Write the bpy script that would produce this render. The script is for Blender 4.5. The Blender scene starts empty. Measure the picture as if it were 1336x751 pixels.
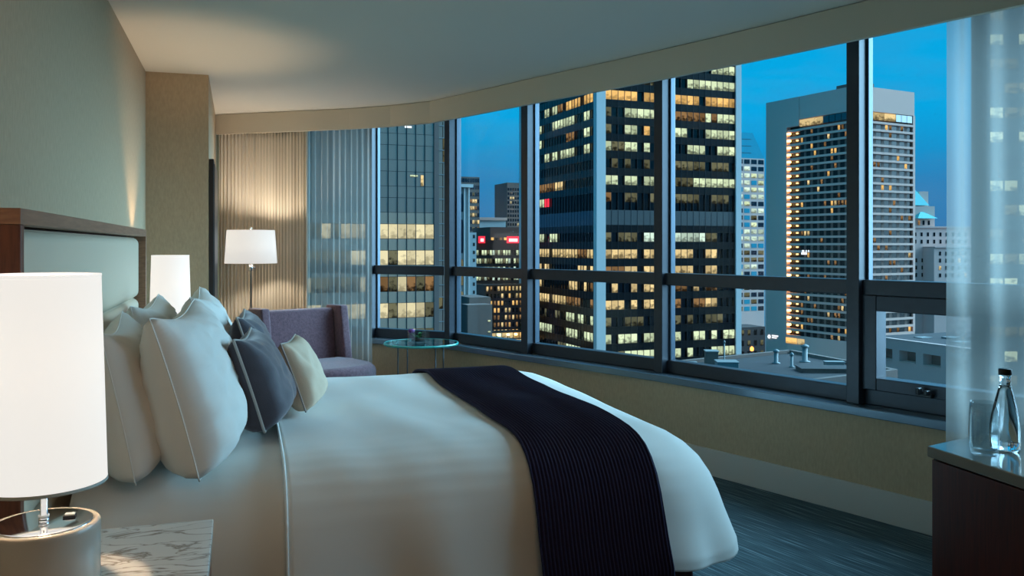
import bpy, bmesh, math, random
from mathutils import Vector, Matrix, noise as mnoise
random.seed(7)
R = math.radians
scene = bpy.context.scene
COL = scene.collection

# ------------------------------------------------------------------ camera
F_PX, HORIZON, EYE = 1120.0, 320.0, 1.30
YAW = math.atan(358 / F_PX)
S_, C_ = math.sin(YAW), math.cos(YAW)
cd = bpy.data.cameras.new('camera'); cam = bpy.data.objects.new('camera', cd); COL.objects.link(cam)
cd.sensor_fit = 'HORIZONTAL'; cd.sensor_width = 36.0; cd.lens = F_PX / 1336 * 36
cd.shift_y = -(375.5 - HORIZON) / 1336
cd.clip_start = 0.05; cd.clip_end = 5000
cam.location = (0, 0, EYE); cam.rotation_euler = (R(90), 0, -YAW)
scene.camera = cam

# ------------------------------------------------------------------ sky, twilight glow, exposure
scene.view_settings.view_transform = 'Standard'
scene.view_settings.look = 'None'
scene.view_settings.exposure = 0.0
scene.view_settings.gamma = 1.0
scene.view_settings.use_curve_mapping = False
world = bpy.data.worlds.new('dusk_sky'); scene.world = world
world.use_nodes = True
wn, wl = world.node_tree.nodes, world.node_tree.links
wn.clear()
w_out = wn.new('ShaderNodeOutputWorld'); w_bg = wn.new('ShaderNodeBackground')
w_tc = wn.new('ShaderNodeTexCoord'); w_sep = wn.new('ShaderNodeSeparateXYZ'); w_ramp = wn.new('ShaderNodeValToRGB')
wl.new(w_tc.outputs['Generated'], w_sep.inputs[0]); wl.new(w_sep.outputs['Z'], w_ramp.inputs[0])
cr = w_ramp.color_ramp
cr.elements[0].position = 0.0; cr.elements[0].color = (0.050, 0.185, 0.40, 1)
cr.elements[1].position = 1.0; cr.elements[1].color = (0.002, 0.33, 0.70, 1)
for p_, c_ in ((0.07, (0.014, 0.235, 0.52, 1)), (0.15, (0.001, 0.40, 0.78, 1)), (0.4, (0.001, 0.42, 0.80, 1))):
    e_ = cr.elements.new(p_); e_.color = c_
w_map = wn.new('ShaderNodeMapping'); w_map.inputs['Scale'].default_value = (2.2, 2.2, 11)
w_noise = wn.new('ShaderNodeTexNoise'); w_noise.inputs['Scale'].default_value = 2.2; w_noise.inputs['Detail'].default_value = 5
wl.new(w_tc.outputs['Generated'], w_map.inputs[0]); wl.new(w_map.outputs[0], w_noise.inputs['Vector'])
w_cl = wn.new('ShaderNodeMapRange'); w_cl.inputs['From Min'].default_value = .52; w_cl.inputs['From Max'].default_value = .78
w_cl.inputs['To Max'].default_value = .36
wl.new(w_noise.outputs['Fac'], w_cl.inputs['Value'])
w_mix = wn.new('ShaderNodeMix'); w_mix.data_type = 'RGBA'
w_mix.inputs['B'].default_value = (0.09, 0.22, 0.42, 1)
wl.new(w_cl.outputs['Result'], w_mix.inputs['Factor']); wl.new(w_ramp.outputs['Color'], w_mix.inputs['A'])
wl.new(w_mix.outputs['Result'], w_bg.inputs['Color']); w_bg.inputs['Strength'].default_value = 1.0
wl.new(w_bg.outputs[0], w_out.inputs[0])

sd = bpy.data.lights.new('twilight_glow', 'SUN'); sun = bpy.data.objects.new('twilight_glow', sd); COL.objects.link(sun)
sd.color = (0.40, 0.76, 1.0); sd.energy = 12.5; sd.angle = R(70)
sun.rotation_euler = Vector((0.93, -0.02, 0.50)).to_track_quat('Z', 'Y').to_euler()
sun.location = (20, -10, 20)

# ------------------------------------------------------------------ helpers
def lin(*c):
    out = []
    for v in c:
        v = v / 255
        out.append(v / 12.92 if v <= .04045 else ((v + .055) / 1.055) ** 2.4)
    return tuple(out)

MATS = {}
def mat(name, rgb, rough=.6, metal=0.0, bump=None, var=None, spec=.5, scale=(1, 1, 1), sheen=0, coat=0):
    m = bpy.data.materials.new(name); m.use_nodes = True; MATS[name] = m
    nt = m.node_tree; b = nt.nodes['Principled BSDF']
    b.inputs['Base Color'].default_value = (*rgb, 1); b.inputs['Roughness'].default_value = rough
    b.inputs['Metallic'].default_value = metal; b.inputs['Specular IOR Level'].default_value = spec
    b.inputs['Sheen Weight'].default_value = sheen; b.inputs['Coat Weight'].default_value = coat
    tc = nt.nodes.new('ShaderNodeTexCoord'); mp = nt.nodes.new('ShaderNodeMapping')
    mp.inputs['Scale'].default_value = scale
    nt.links.new(tc.outputs['Object'], mp.inputs[0])
    if var:                       # var = (scale, amount, second colour)
        n = nt.nodes.new('ShaderNodeTexNoise'); n.inputs['Scale'].default_value = var[0]; n.inputs['Detail'].default_value = 6
        nt.links.new(mp.outputs[0], n.inputs['Vector'])
        r = nt.nodes.new('ShaderNodeMapRange'); r.inputs['From Min'].default_value = .3; r.inputs['From Max'].default_value = .7
        r.inputs['To Max'].default_value = var[1]; nt.links.new(n.outputs['Fac'], r.inputs['Value'])
        x = nt.nodes.new('ShaderNodeMix'); x.data_type = 'RGBA'
        x.inputs['A'].default_value = (*rgb, 1); x.inputs['B'].default_value = (*var[2], 1)
        nt.links.new(r.outputs['Result'], x.inputs['Factor']); nt.links.new(x.outputs['Result'], b.inputs['Base Color'])
    if bump:                      # bump = (scale, strength, distance)
        n = nt.nodes.new('ShaderNodeTexNoise'); n.inputs['Scale'].default_value = bump[0]; n.inputs['Detail'].default_value = 3
        nt.links.new(mp.outputs[0], n.inputs['Vector'])
        bp = nt.nodes.new('ShaderNodeBump'); bp.inputs['Strength'].default_value = bump[1]; bp.inputs['Distance'].default_value = bump[2]
        nt.links.new(n.outputs['Fac'], bp.inputs['Height']); nt.links.new(bp.outputs[0], b.inputs['Normal'])
    return m

def tag(o, label, cat, group=None, kind=None):
    o['label'] = label; o['category'] = cat
    if group: o['group'] = group
    if kind: o['kind'] = kind
    return o

def empty(name, loc=(0, 0, 0), rz=0.0):
    o = bpy.data.objects.new(name, None); COL.objects.link(o); o.empty_display_size = .1
    o.location = loc; o.rotation_euler = (0, 0, rz); return o

def link(name, me, m=None, parent=None, smooth=False, loc=None, rot=None):
    o = bpy.data.objects.new(name, me); COL.objects.link(o)
    if m and not me.materials: me.materials.append(m)
    if smooth:
        me.polygons.foreach_set('use_smooth', [True] * len(me.polygons))
    if parent: o.parent = parent
    if loc: o.location = loc
    if rot: o.rotation_euler = rot
    return o

def bm_mesh(bm, name='mesh'):
    me = bpy.data.meshes.new(name); bm.normal_update(); bm.to_mesh(me); bm.free(); return me

def box_mesh(x0, x1, y0, y1, z0, z1, bev=0.0, seg=2):
    bm = bmesh.new(); bmesh.ops.create_cube(bm, size=1)
    for v in bm.verts:
        v.co = ((x0 + x1) / 2 + v.co.x * (x1 - x0), (y0 + y1) / 2 + v.co.y * (y1 - y0), (z0 + z1) / 2 + v.co.z * (z1 - z0))
    if bev: bmesh.ops.bevel(bm, geom=bm.edges[:], offset=bev, segments=seg, profile=.5, affect='EDGES')
    return bm_mesh(bm)

def box(name, x0, x1, y0, y1, z0, z1, m, parent=None, bev=0.0, seg=2, smooth=False):
    return link(name, box_mesh(x0, x1, y0, y1, z0, z1, bev, seg), m, parent, smooth)

def prism_mesh(pts, z0, z1, bev=0.0):
    bm = bmesh.new()
    vs = [bm.verts.new((p[0], p[1], z0)) for p in pts]
    f = bm.faces.new(vs)
    g = bmesh.ops.extrude_face_region(bm, geom=[f])
    bmesh.ops.translate(bm, verts=[v for v in g['geom'] if isinstance(v, bmesh.types.BMVert)], vec=(0, 0, z1 - z0))
    bmesh.ops.recalc_face_normals(bm, faces=bm.faces[:])
    if bev: bmesh.ops.bevel(bm, geom=bm.edges[:], offset=bev, segments=2, profile=.5, affect='EDGES')
    return bm_mesh(bm)

def lathe_mesh(prof, seg=40, closed=False):
    """prof: list of (r, z) revolved about z"""
    bm = bmesh.new(); rings = []
    for r, z in prof:
        if r < 1e-6: rings.append([bm.verts.new((0, 0, z))])
        else: rings.append([bm.verts.new((r * math.cos(2 * math.pi * i / seg), r * math.sin(2 * math.pi * i / seg), z)) for i in range(seg)])
    pairs = list(zip(rings, rings[1:]))
    if closed: pairs.append((rings[-1], rings[0]))
    for a, b in pairs:
        for i in range(seg):
            j = (i + 1) % seg
            q = [a[i % len(a)], a[j % len(a)], b[j % len(b)], b[i % len(b)]]
            u = []
            for v in q:
                if v not in u: u.append(v)
            if len(u) > 2: bm.faces.new(u)
    bmesh.ops.recalc_face_normals(bm, faces=bm.faces[:])
    return bm_mesh(bm)

def tube_mesh(pts, r, seg=8, closed=False):
    bm = bmesh.new(); rings = []; n = len(pts); pts = [Vector(p) for p in pts]
    for i, p in enumerate(pts):
        a = pts[(i - 1) % n] if (i or closed) else p
        b = pts[(i + 1) % n] if (i < n - 1 or closed) else p
        t = (b - a).normalized()
        up = Vector((0, 0, 1)) if abs(t.z) < .9 else Vector((1, 0, 0))
        s = t.cross(up).normalized(); w = s.cross(t)
        rings.append([bm.verts.new(p + (s * math.cos(k * 2 * math.pi / seg) + w * math.sin(k * 2 * math.pi / seg)) * r) for k in range(seg)])
    rng = range(n if closed else n - 1)
    for i in rng:
        a, b = rings[i], rings[(i + 1) % n]
        for k in range(seg):
            bm.faces.new((a[k], a[(k + 1) % seg], b[(k + 1) % seg], b[k]))
    if not closed:
        bm.faces.new(rings[0]); bm.faces.new(rings[-1])
    bmesh.ops.recalc_face_normals(bm, faces=bm.faces[:])
    return bm_mesh(bm)

def grid_mesh(fn, nu, nv, wrap_u=False):
    vs = [fn(i / nu, j / nv) for j in range(nv + 1) for i in range(nu + 1)]
    fs = [(j * (nu + 1) + i, j * (nu + 1) + i + 1, (j + 1) * (nu + 1) + i + 1, (j + 1) * (nu + 1) + i) for j in range(nv) for i in range(nu)]
    me = bpy.data.meshes.new('grid'); me.from_pydata(vs, [], fs); me.update(); return me

def solidify(o, t, off=-1):
    md = o.modifiers.new('thickness', 'SOLIDIFY'); md.thickness = t; md.offset = off; return o

# ------------------------------------------------------------------ materials: room
M = MATS
mat('wallpaper', lin(192, 168, 136), .85, bump=(260, .5, .002), var=(90, .5, lin(166, 144, 116)), scale=(1, 1, .35))
mat('plaster', lin(228, 220, 206), .9, bump=(60, .05, .002))
mat('valance_paint', lin(206, 196, 176), .9, bump=(80, .05, .002))
mat('trim_paint', lin(196, 190, 180), .6)
mat('carpet', lin(52, 72, 78), .95, bump=(500, .8, .004))
mat('alu', lin(58, 62, 70), .35, .4, var=(30, .3, lin(40, 44, 52)))
mat('alu_skylit', lin(72, 86, 100), .3, .5)  # frame metal in a lighter blue: sky glow on mullion sides put into the colour
mat('alu_sill', lin(120, 138, 152), .22, .55)
mat('walnut', lin(112, 62, 40), .4, bump=(40, .1, .001), var=(18, .8, lin(70, 34, 22)), scale=(6, 6, .6))
mat('walnut_dark', lin(92, 34, 18), .4, var=(18, .8, lin(46, 16, 9)), scale=(9, 9, .5))
mat('headboard_wood', lin(150, 108, 80), .45, bump=(40, .1, .001), var=(16, .8, lin(112, 74, 54)), scale=(1.5, .5, 8))
mat('leather', lin(210, 190, 164), .5, bump=(160, .12, .002))
mat('cotton', lin(226, 222, 214), .9, bump=(700, .15, .001), sheen=.15)
mat('cotton_seam', lin(236, 234, 228), .85)
mat('velvet_grey', lin(72, 68, 78), .85, bump=(300, .3, .002), var=(14, .6, lin(52, 48, 58)), sheen=.5)
mat('piping_grey', lin(168, 162, 156), .8)
mat('linen_beige', lin(212, 190, 164), .9, bump=(400, .4, .002))
mat('purple_chenille', lin(120, 88, 98), .9, bump=(140, .8, .004), var=(60, .7, lin(80, 56, 64)), sheen=.3)
mat('navy_knit', lin(44, 40, 64), .95, bump=(300, .5, .002), spec=.2)
mat('chrome', (.75, .76, .78), .08, 1.0)
mat('ceramic', lin(186, 174, 160), .22, coat=.3)
mat('black', (.006, .006, .007), .4)
mat('plug_white', lin(225, 222, 215), .5)
mat('drape', lin(214, 204, 186), .9, bump=(200, .2, .002))
mat('stone_top', lin(150, 150, 142), .08, var=(8, .4, lin(130, 132, 128)))
mat('leaf', lin(60, 120, 60), .5)
mat('flower', lin(110, 52, 120), .6)
mat('soil', lin(40, 32, 24), .9)
mat('cap_metal', lin(46, 40, 38), .35, .6)

def carpet_nodes():
    m = M['carpet']; nt = m.node_tree; b = nt.nodes['Principled BSDF']
    tc = nt.nodes.new('ShaderNodeTexCoord'); mp = nt.nodes.new('ShaderNodeMapping'); mp.vector_type = 'TEXTURE'
    mp.inputs['Rotation'].default_value = (0, 0, R(14)); mp.inputs['Scale'].default_value = (.007, .30, 1)
    nt.links.new(tc.outputs['Object'], mp.inputs[0])
    n = nt.nodes.new('ShaderNodeTexNoise'); n.inputs['Scale'].default_value = 1.0; n.inputs['Detail'].default_value = 3
    nt.links.new(mp.outputs[0], n.inputs['Vector'])
    r = nt.nodes.new('ShaderNodeValToRGB'); e = r.color_ramp.elements
    e[0].position = .38; e[0].color = (*lin(56, 74, 80), 1); e[1].position = .72; e[1].color = (*lin(150, 170, 172), 1)
    k = r.color_ramp.elements.new(.58); k.color = (*lin(84, 106, 112), 1)
    nt.links.new(n.outputs['Fac'], r.inputs[0]); nt.links.new(r.outputs[0], b.inputs['Base Color'])
carpet_nodes()

def marble():
    m = mat('marble', lin(225, 222, 216), .15); nt = m.node_tree; b = nt.nodes['Principled BSDF']
    tc = nt.nodes.new('ShaderNodeTexCoord'); mp = nt.nodes.new('ShaderNodeMapping')
    mp.inputs['Scale'].default_value = (2.2, 5.5, 2); mp.inputs['Rotation'].default_value = (0, 0, R(20))
    nt.links.new(tc.outputs['Object'], mp.inputs[0])
    n = nt.nodes.new('ShaderNodeTexNoise'); n.inputs['Scale'].default_value = 2.8; n.inputs['Detail'].default_value = 9; n.inputs['Distortion'].default_value = 1.2
    nt.links.new(mp.outputs[0], n.inputs['Vector'])
    r = nt.nodes.new('ShaderNodeValToRGB'); e = r.color_ramp.elements
    e[0].position = .47; e[0].color = (*lin(226, 222, 214), 1); e[1].position = .53; e[1].color = (*lin(222, 218, 210), 1)
    k = r.color_ramp.elements.new(.5); k.color = (*lin(150, 138, 126), 1)
    nt.links.new(n.outputs['Fac'], r.inputs[0]); nt.links.new(r.outputs[0], b.inputs['Base Color'])
marble()

def see_through(name, tint, refl=.06, rough=.02):
    """thin clear glass: transparent with a glossy Fresnel coat"""
    m = bpy.data.materials.new(name); m.use_nodes = True; MATS[name] = m; nt = m.node_tree; nt.nodes.clear()
    o = nt.nodes.new('ShaderNodeOutputMaterial'); mx = nt.nodes.new('ShaderNodeMixShader')
    t = nt.nodes.new('ShaderNodeBsdfTransparent'); t.inputs['Color'].default_value = (*tint, 1)
    g = nt.nodes.new('ShaderNodeBsdfGlossy'); g.inputs['Roughness'].default_value = rough
    lw = nt.nodes.new('ShaderNodeLayerWeight'); lw.inputs['Blend'].default_value = .5
    pw = nt.nodes.new('ShaderNodeMath'); pw.operation = 'POWER'; pw.inputs[1].default_value = 4.0
    ma = nt.nodes.new('ShaderNodeMath'); ma.operation = 'MULTIPLY_ADD'; ma.inputs[1].default_value = 1 - refl; ma.inputs[2].default_value = refl; ma.use_clamp = True
    nt.links.new(lw.outputs['Facing'], pw.inputs[0]); nt.links.new(pw.outputs[0], ma.inputs[0]); nt.links.new(ma.outputs[0], mx.inputs[0]); nt.links.new(t.outputs[0], mx.inputs[1]); nt.links.new(g.outputs[0], mx.inputs[2])
    nt.links.new(mx.outputs[0], o.inputs[0]); return m
see_through('window_glass', (.98, .99, 1.0), .008)
see_through('clear_glass', (.95, .975, .98), .05)
see_through('table_glass', (.80, .94, .92), .18)
see_through('water', (.86, .93, .96), .03)

def refractive(name, ior, col=(1, 1, 1)):
    m = bpy.data.materials.new(name); m.use_nodes = True; MATS[name] = m; nt = m.node_tree; nt.nodes.clear()
    o = nt.nodes.new('ShaderNodeOutputMaterial'); g = nt.nodes.new('ShaderNodeBsdfGlass')
    g.inputs['IOR'].default_value = ior; g.inputs['Roughness'].default_value = 0; g.inputs['Color'].default_value = (*col, 1)
    nt.links.new(g.outputs[0], o.inputs[0])
see_through('tumbler_glass', (.88, .92, .93), .09)
refractive('cut_glass', 1.45, (.96, .98, .98))
refractive('still_water', 1.2)
def glass_edge():
    mat('glass_edge', lin(70, 170, 160), .1, spec=.8)
glass_edge()

def sheer():
    m = bpy.data.materials.new('sheer_fabric'); m.use_nodes = True; MATS['sheer_fabric'] = m; nt = m.node_tree; nt.nodes.clear()
    o = nt.nodes.new('ShaderNodeOutputMaterial')
    t = nt.nodes.new('ShaderNodeBsdfTransparent'); t.inputs['Color'].default_value = (.95, .97, 1, 1)
    tl = nt.nodes.new('ShaderNodeBsdfTranslucent'); tl.inputs['Color'].default_value = (.46, .45, .42, 1)
    d = nt.nodes.new('ShaderNodeBsdfDiffuse'); d.inputs['Color'].default_value = (.62, .60, .56, 1)
    a = nt.nodes.new('ShaderNodeMixShader'); a.inputs[0].default_value = .45
    nt.links.new(tl.outputs[0], a.inputs[1]); nt.links.new(d.outputs[0], a.inputs[2])
    # weave covers more when seen edge-on, as in folds
    geo = nt.nodes.new('ShaderNodeLayerWeight'); geo.inputs['Blend'].default_value = .35
    mr = nt.nodes.new('ShaderNodeMapRange'); mr.inputs['To Min'].default_value = .58; mr.inputs['To Max'].default_value = .9
    nt.links.new(geo.outputs['Facing'], mr.inputs['Value'])
    x = nt.nodes.new('ShaderNodeMixShader'); nt.links.new(mr.outputs[0], x.inputs[0])
    nt.links.new(t.outputs[0], x.inputs[1]); nt.links.new(a.outputs[0], x.inputs[2]); nt.links.new(x.outputs[0], o.inputs[0])
sheer()

def shade_mat(name, e, tr=.75):
    m = bpy.data.materials.new(name); m.use_nodes = True; MATS[name] = m; nt = m.node_tree; nt.nodes.clear()
    o = nt.nodes.new('ShaderNodeOutputMaterial')
    tl = nt.nodes.new('ShaderNodeBsdfTranslucent'); tl.inputs['Color'].default_value = (tr, tr * .97, tr * .92, 1)
    d = nt.nodes.new('ShaderNodeBsdfDiffuse'); d.inputs['Color'].default_value = (.85, .83, .8, 1)
    a = nt.nodes.new('ShaderNodeMixShader'); a.inputs[0].default_value = .3
    em = nt.nodes.new('ShaderNodeEmission'); em.inputs['Color'].default_value = (1, .965, .91, 1); em.inputs['Strength'].default_value = e
    s = nt.nodes.new('ShaderNodeAddShader')
    nt.links.new(tl.outputs[0], a.inputs[1]); nt.links.new(d.outputs[0], a.inputs[2])
    nt.links.new(a.outputs[0], s.inputs[0]); nt.links.new(em.outputs[0], s.inputs[1]); nt.links.new(s.outputs[0], o.inputs[0])
shade_mat('shade_fabric', .80, .045)
shade_mat('shade_fabric_floor', .60, .12)

def emis(name, rgb, e):
    m = bpy.data.materials.new(name); m.use_nodes = True; MATS[name] = m; nt = m.node_tree; nt.nodes.clear()
    o = nt.nodes.new('ShaderNodeOutputMaterial'); em = nt.nodes.new('ShaderNodeEmission')
    em.inputs['Color'].default_value = (*rgb, 1); em.inputs['Strength'].default_value = e
    nt.links.new(em.outputs[0], o.inputs[0]); return m
emis('bulb', (1, .86, .66), 6)

# ------------------------------------------------------------------ room shell
CEIL = 2.38
WALLX = -0.544
# inner face of the window wall, corner by corner (plan), sill height 0.50
W = [(0.42, 7.86), (1.027, 7.244), (1.565, 6.705), (1.925, 5.825), (2.409, 4.706), (2.841, 3.493), (3.27, 2.22), (3.60, 0.95), (3.85, -.35), (4.02, -1.8)]
def offset_poly(pts, d):
    """shift a polyline to its left (d > 0: out of the room)"""
    out = []
    for i, p in enumerate(pts):
        p = Vector(p)
        ns = []
        if i: e = (p - Vector(pts[i - 1])).normalized(); ns.append(Vector((-e.y, e.x)))
        if i < len(pts) - 1: e = (Vector(pts[i + 1]) - p).normalized(); ns.append(Vector((-e.y, e.x)))
        n = sum(ns, Vector((0, 0))).normalized()
        n /= max(.3, n.dot(ns[0])); q = p + n * d
        out.append((q.x, q.y))
    return out

Wout = offset_poly(W, .22)
room_outline = [(-.75, -2.0)] + [(4.3, -2.0)] + list(reversed(Wout)) + [(.3, 8.1), (-.75, 8.1)]
o = link('floor', prism_mesh(room_outline, -.15, 0), M['carpet']); tag(o, 'teal grey carpet floor with fine pale streaks', 'floor', kind='structure')
o = link('ceiling', prism_mesh(room_outline, CEIL, CEIL + .2), M['plaster']); tag(o, 'smooth off-white plaster ceiling above the bed', 'ceiling', kind='structure')
o = box('wall_left', -.75, WALLX, -2.0, 5.77, 0, CEIL, M['wallpaper']); tag(o, 'headboard wall covered in woven beige wallpaper', 'wall', kind='structure')
o = box('wall_return', -.75, -.175, 5.77, 8.1, 0, CEIL, M['wallpaper']); tag(o, 'projecting beige wall return beyond the far bedside lamp', 'wall', kind='structure')
o = box('wall_back', -.175, .36, 7.88, 8.1, 0, CEIL, M['wallpaper']); tag(o, 'back wall hidden behind the beige drape', 'wall', kind='structure')
o = box('wall_rear', -.75, 4.3, -2.0, -1.85, 0, CEIL, M['wallpaper']); tag(o, 'wallpapered wall at the near end of the room', 'wall', kind='structure')
wi, wo = W, Wout
o = link('wall_window', prism_mesh(list(wi) + list(reversed(wo)), 0, .48), M['wallpaper']); tag(o, 'low beige wallpapered wall under the curved window band', 'wall', kind='structure')
o = link('wall_window_head', prism_mesh(offset_poly(W, .02) + list(reversed(wo)), 2.374, CEIL), M['plaster']); tag(o, 'plaster head above the windows hidden by the valance', 'wall', kind='structure')
bi = offset_poly(W, -.018)
o = link('baseboard_window', prism_mesh(bi + list(reversed(offset_poly(W, -.001))), 0, .15, .003), M['trim_paint']); tag(o, 'tall painted baseboard along the window wall', 'baseboard', kind='structure')
o = box('baseboard_left', WALLX + .001, WALLX + .018, -1.85, 2.05, 0, .15, M['trim_paint']); tag(o, 'painted baseboard along the headboard wall', 'baseboard', kind='structure')

# curved valance in three boards, below the ceiling in front of the windows
V = [(-.174, 7.485), (.33, 7.16), (.834, 6.83), (1.12, 6.585), (1.368, 6.30), (1.58, 5.80), (1.823, 5.19), (2.253, 4.2), (2.636, 3.126), (3.03, 1.95), (3.36, .75), (3.61, -.45), (3.78, -1.84)]
def round_poly(pts, it=2):
    for _ in range(it):
        q = [pts[0]]
        for a, b in zip(pts, pts[1:]):
            a, b = Vector(a), Vector(b)
            q += [tuple(a * .75 + b * .25), tuple(a * .25 + b * .75)]
        q.append(pts[-1]); pts = q
    return pts
val = empty('trim_1'); tag(val, 'beige curtain valance curving along the ceiling edge over the windows', 'valance', kind='structure')
for seg in ([V[0], V[1], V[2]], [V[2], V[3], V[4]], round_poly(V[4:], 3)):
    vo = offset_poly(seg, .028)
    link('valance_board', prism_mesh(seg + list(reversed(vo)), 2.215, CEIL - .004), M['valance_paint'], val)
gap = offset_poly(round_poly(V, 1), .012); gap2 = offset_poly(round_poly(V, 1), .02)

# ------------------------------------------------------------------ windows
def seg_frame(a, b):
    a, b = Vector(a), Vector(b); L = (b - a).length; e = (b - a) / L; n = Vector((-e.y, e.x))
    return Matrix(((e.x, n.x, 0, a.x), (e.y, n.y, 0, a.y), (0, 0, 1, 0), (0, 0, 0, 1))), L
def window(idx, a, b, awning=False, label=''):
    mx, L = seg_frame(a, b)
    w = empty('window_%d' % idx); w.matrix_world = mx
    tag(w, label, 'window', kind='structure')
    mul = .034                                                     # half a mullion
    box('sill', -.004, L + .004, -.03, .19, .482, .524, M['alu_sill'], w, .004)
    box('bottom_rail', mul, L - mul, .085, .155, .524, .60, M['alu'], w, .004)
    box('mullion', -mul, mul, .035, .155, .524, 2.374, M['alu'], w, .003)
    box('mullion', -mul - .012, mul + .012, .10, .14, .60, 2.374, M['alu_skylit'], w, .003)
    box('head_rail', mul, L - mul, .085, .155, 2.345, 2.374, M['alu'], w, .003)
    tz0, tz1 = 1.058, 1.132
    box('transom', mul, L - mul, .065, .155, tz0, tz1, M['alu'], w, .004)
    box('upper_pane', mul, L - mul, .118, .128, tz1 - .005, 2.35, M['window_glass'], w)
    if not awning:
        box('lower_pane', mul, L - mul, .118, .128, .595, tz0 + .005, M['window_glass'], w)
    else:
        s = box('sash', mul, mul + .075, .06, .15, .60, tz0, M['alu'], w, .004)
        box('sash', L - mul - .075, L - mul, .06, .15, .60, tz0, M['alu'], w, .004)
        box('sash', mul + .075, L - mul - .075, .06, .15, tz0 - .075, tz0, M['alu'], w, .004)
        box('sash', mul + .075, L - mul - .075, .06, .15, .60, .66, M['alu'], w, .004)
        box('lower_pane', mul + .07, L - mul - .07, .078, .088, .655, tz0 - .07, M['window_glass'], w)
        hx = .36
        hd = box('latch', hx - .035, hx + .035, .03, .062, .605, .622, M['black'], w, .004)
        box('lever', hx - .03, hx - .012, .01, .04, .618, .648, M['black'], hd, .004)
        box('lever', hx + .008, hx + .026, .01, .04, .618, .640, M['black'], hd, .004)
    return w
WL = ['dark framed window bay behind the left sheer curtain', 'narrow dark framed window bay beside the left sheer curtain',
      'dark framed window bay behind the round glass table', 'dark framed window bay in front of the tower corner column',
      'wide dark framed window bay overlooking the rooftop', 'dark framed window bay with an openable lower sash',
      'window bay beyond the right sheer curtain', 'window bay beside the camera', 'window bay behind the camera']
for i in range(len(W) - 1):
    window(i + 1, W[i], W[i + 1], i == 5, WL[i])

# ------------------------------------------------------------------ bed
BED_Y0, BED_Y1, BED_XF, BED_Z = 2.42, 4.40, 1.57, .69
HW = (BED_Y1 - BED_Y0) / 2; YC = (BED_Y0 + BED_Y1) / 2
def nz(x, y, z=0.0): return mnoise.noise(Vector((x, y, z)))

bed = empty('bed', (-.44, YC, 0)); tag(bed, 'king bed with white duvet, dark base and white sheets', 'bed')
def bedlocal(me): me.transform(Matrix.Translation((.44, -YC, 0))); return me
link('bed_base', bedlocal(box_mesh(-.42, 1.42, BED_Y0 + .07, BED_Y1 - .07, .0, .33, .01)), M['walnut_dark'], bed)
link('mattress', bedlocal(box_mesh(-.425, 1.40, BED_Y0 + .12, BED_Y1 - .12, .33, .635, .09, 4)), M['cotton'], bed, True)
PROF = [(-.99, .0), (-.8, .0), (-.6, .0), (-.48, -.001), (-.38, -.003), (-.30, -.007), (-.23, -.014), (-.17, -.026), (-.115, -.046), (-.07, -.074),
        (-.033, -.112), (-.005, -.16), (.015, -.212), (.032, -.27), (.047, -.315), (.060, -.355), (.062, -.385)]
def prof_at(t):
    x = t * (len(PROF) - 1); i = min(int(x), len(PROF) - 2); k = x - i
    return PROF[i][0] * (1 - k) + PROF[i + 1][0] * k, PROF[i][1] * (1 - k) + PROF[i + 1][1] * k
def duvet_fn(X0, rc0):
    def fn(u, v):
        o, dz = prof_at(1 - v)                       # v = 0 hem, v = 1 ridge
        hw = max(HW + o, .0); xf = BED_XF + o; r = min(max(rc0 + o * .6, .05), hw)
        straight = max(xf - r - X0, .01); foot = 2 * (hw - r)
        a1, a2 = .34, .5                              # u spans: near side, corner, half foot
        uu = u if u <= .5 else 1 - u
        if uu <= a1: p = (X0 + straight * uu / a1, -hw); nn = (0, -1)
        elif uu <= .44:
            a = (uu - a1) / (.44 - a1) * math.pi / 2
            p = (xf - r + r * math.sin(a), -hw + r - r * math.cos(a)); nn = (math.sin(a), -math.cos(a))
        else: p = (xf, -hw + r + (foot / 2) * (uu - .44) / .06); nn = (1, 0)
        x, y = p
        if u > .5: y = -y; nn = (nn[0], -nn[1])
        hem = max(0.0, -dz / .385)
        s = x * 1.0 + y * 1.0 if u <= .5 else x - y
        wob = hem ** 1.5 * (.022 * math.sin(s * 11 + 2 * nz(x * 2, y * 2)) + .02 * nz(x * 5, y * 5, 3))
        x += nn[0] * wob; y += nn[1] * wob
        z = BED_Z + dz + (1 - hem) * (.013 * nz(x * 2.3, y * 3.2, 1) + .009 * nz(x * 6 + y * 2, y * 1.6 - x, 5)) + hem * .012 * nz(x * 3, y * 3, 9)
        cornr = max(0.0, 1 - abs(uu - .39) / .07)
        z -= hem * .035 * cornr
        return (x + .44, y, z)
    return fn
dme = grid_mesh(duvet_fn(.13, .30), 200, 64); bm = bmesh.new(); bm.from_mesh(dme); bmesh.ops.remove_doubles(bm, verts=bm.verts[:], dist=.0008); bmesh.ops.recalc_face_normals(bm, faces=bm.faces[:]); bm.to_mesh(dme); bm.free()
duv = link('duvet', dme, M['cotton'], bed, True)
solidify(duv, .018)
def sheet_fn(u, v):
    o, dz = prof_at(1 - abs(v - .5) * 2) if False else prof_at(abs(v - .5) * 2)
    y = (HW + o - .02) * (-1 if v < .5 else 1)
    x = -.425 + u * .70
    hem = max(0.0, -dz / .385)
    y += (-1 if v < .5 else 1) * hem * .008 * math.sin(x * 14)
    return (x + .44, y, BED_Z - .022 + dz * .95 + .004 * nz(x * 6, y * 4, 2) + .003 * nz(x * 18, y * 4))
sh = link('top_sheet', grid_mesh(sheet_fn, 40, 80), M['cotton'], bed, True); solidify(sh, .008)
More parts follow.
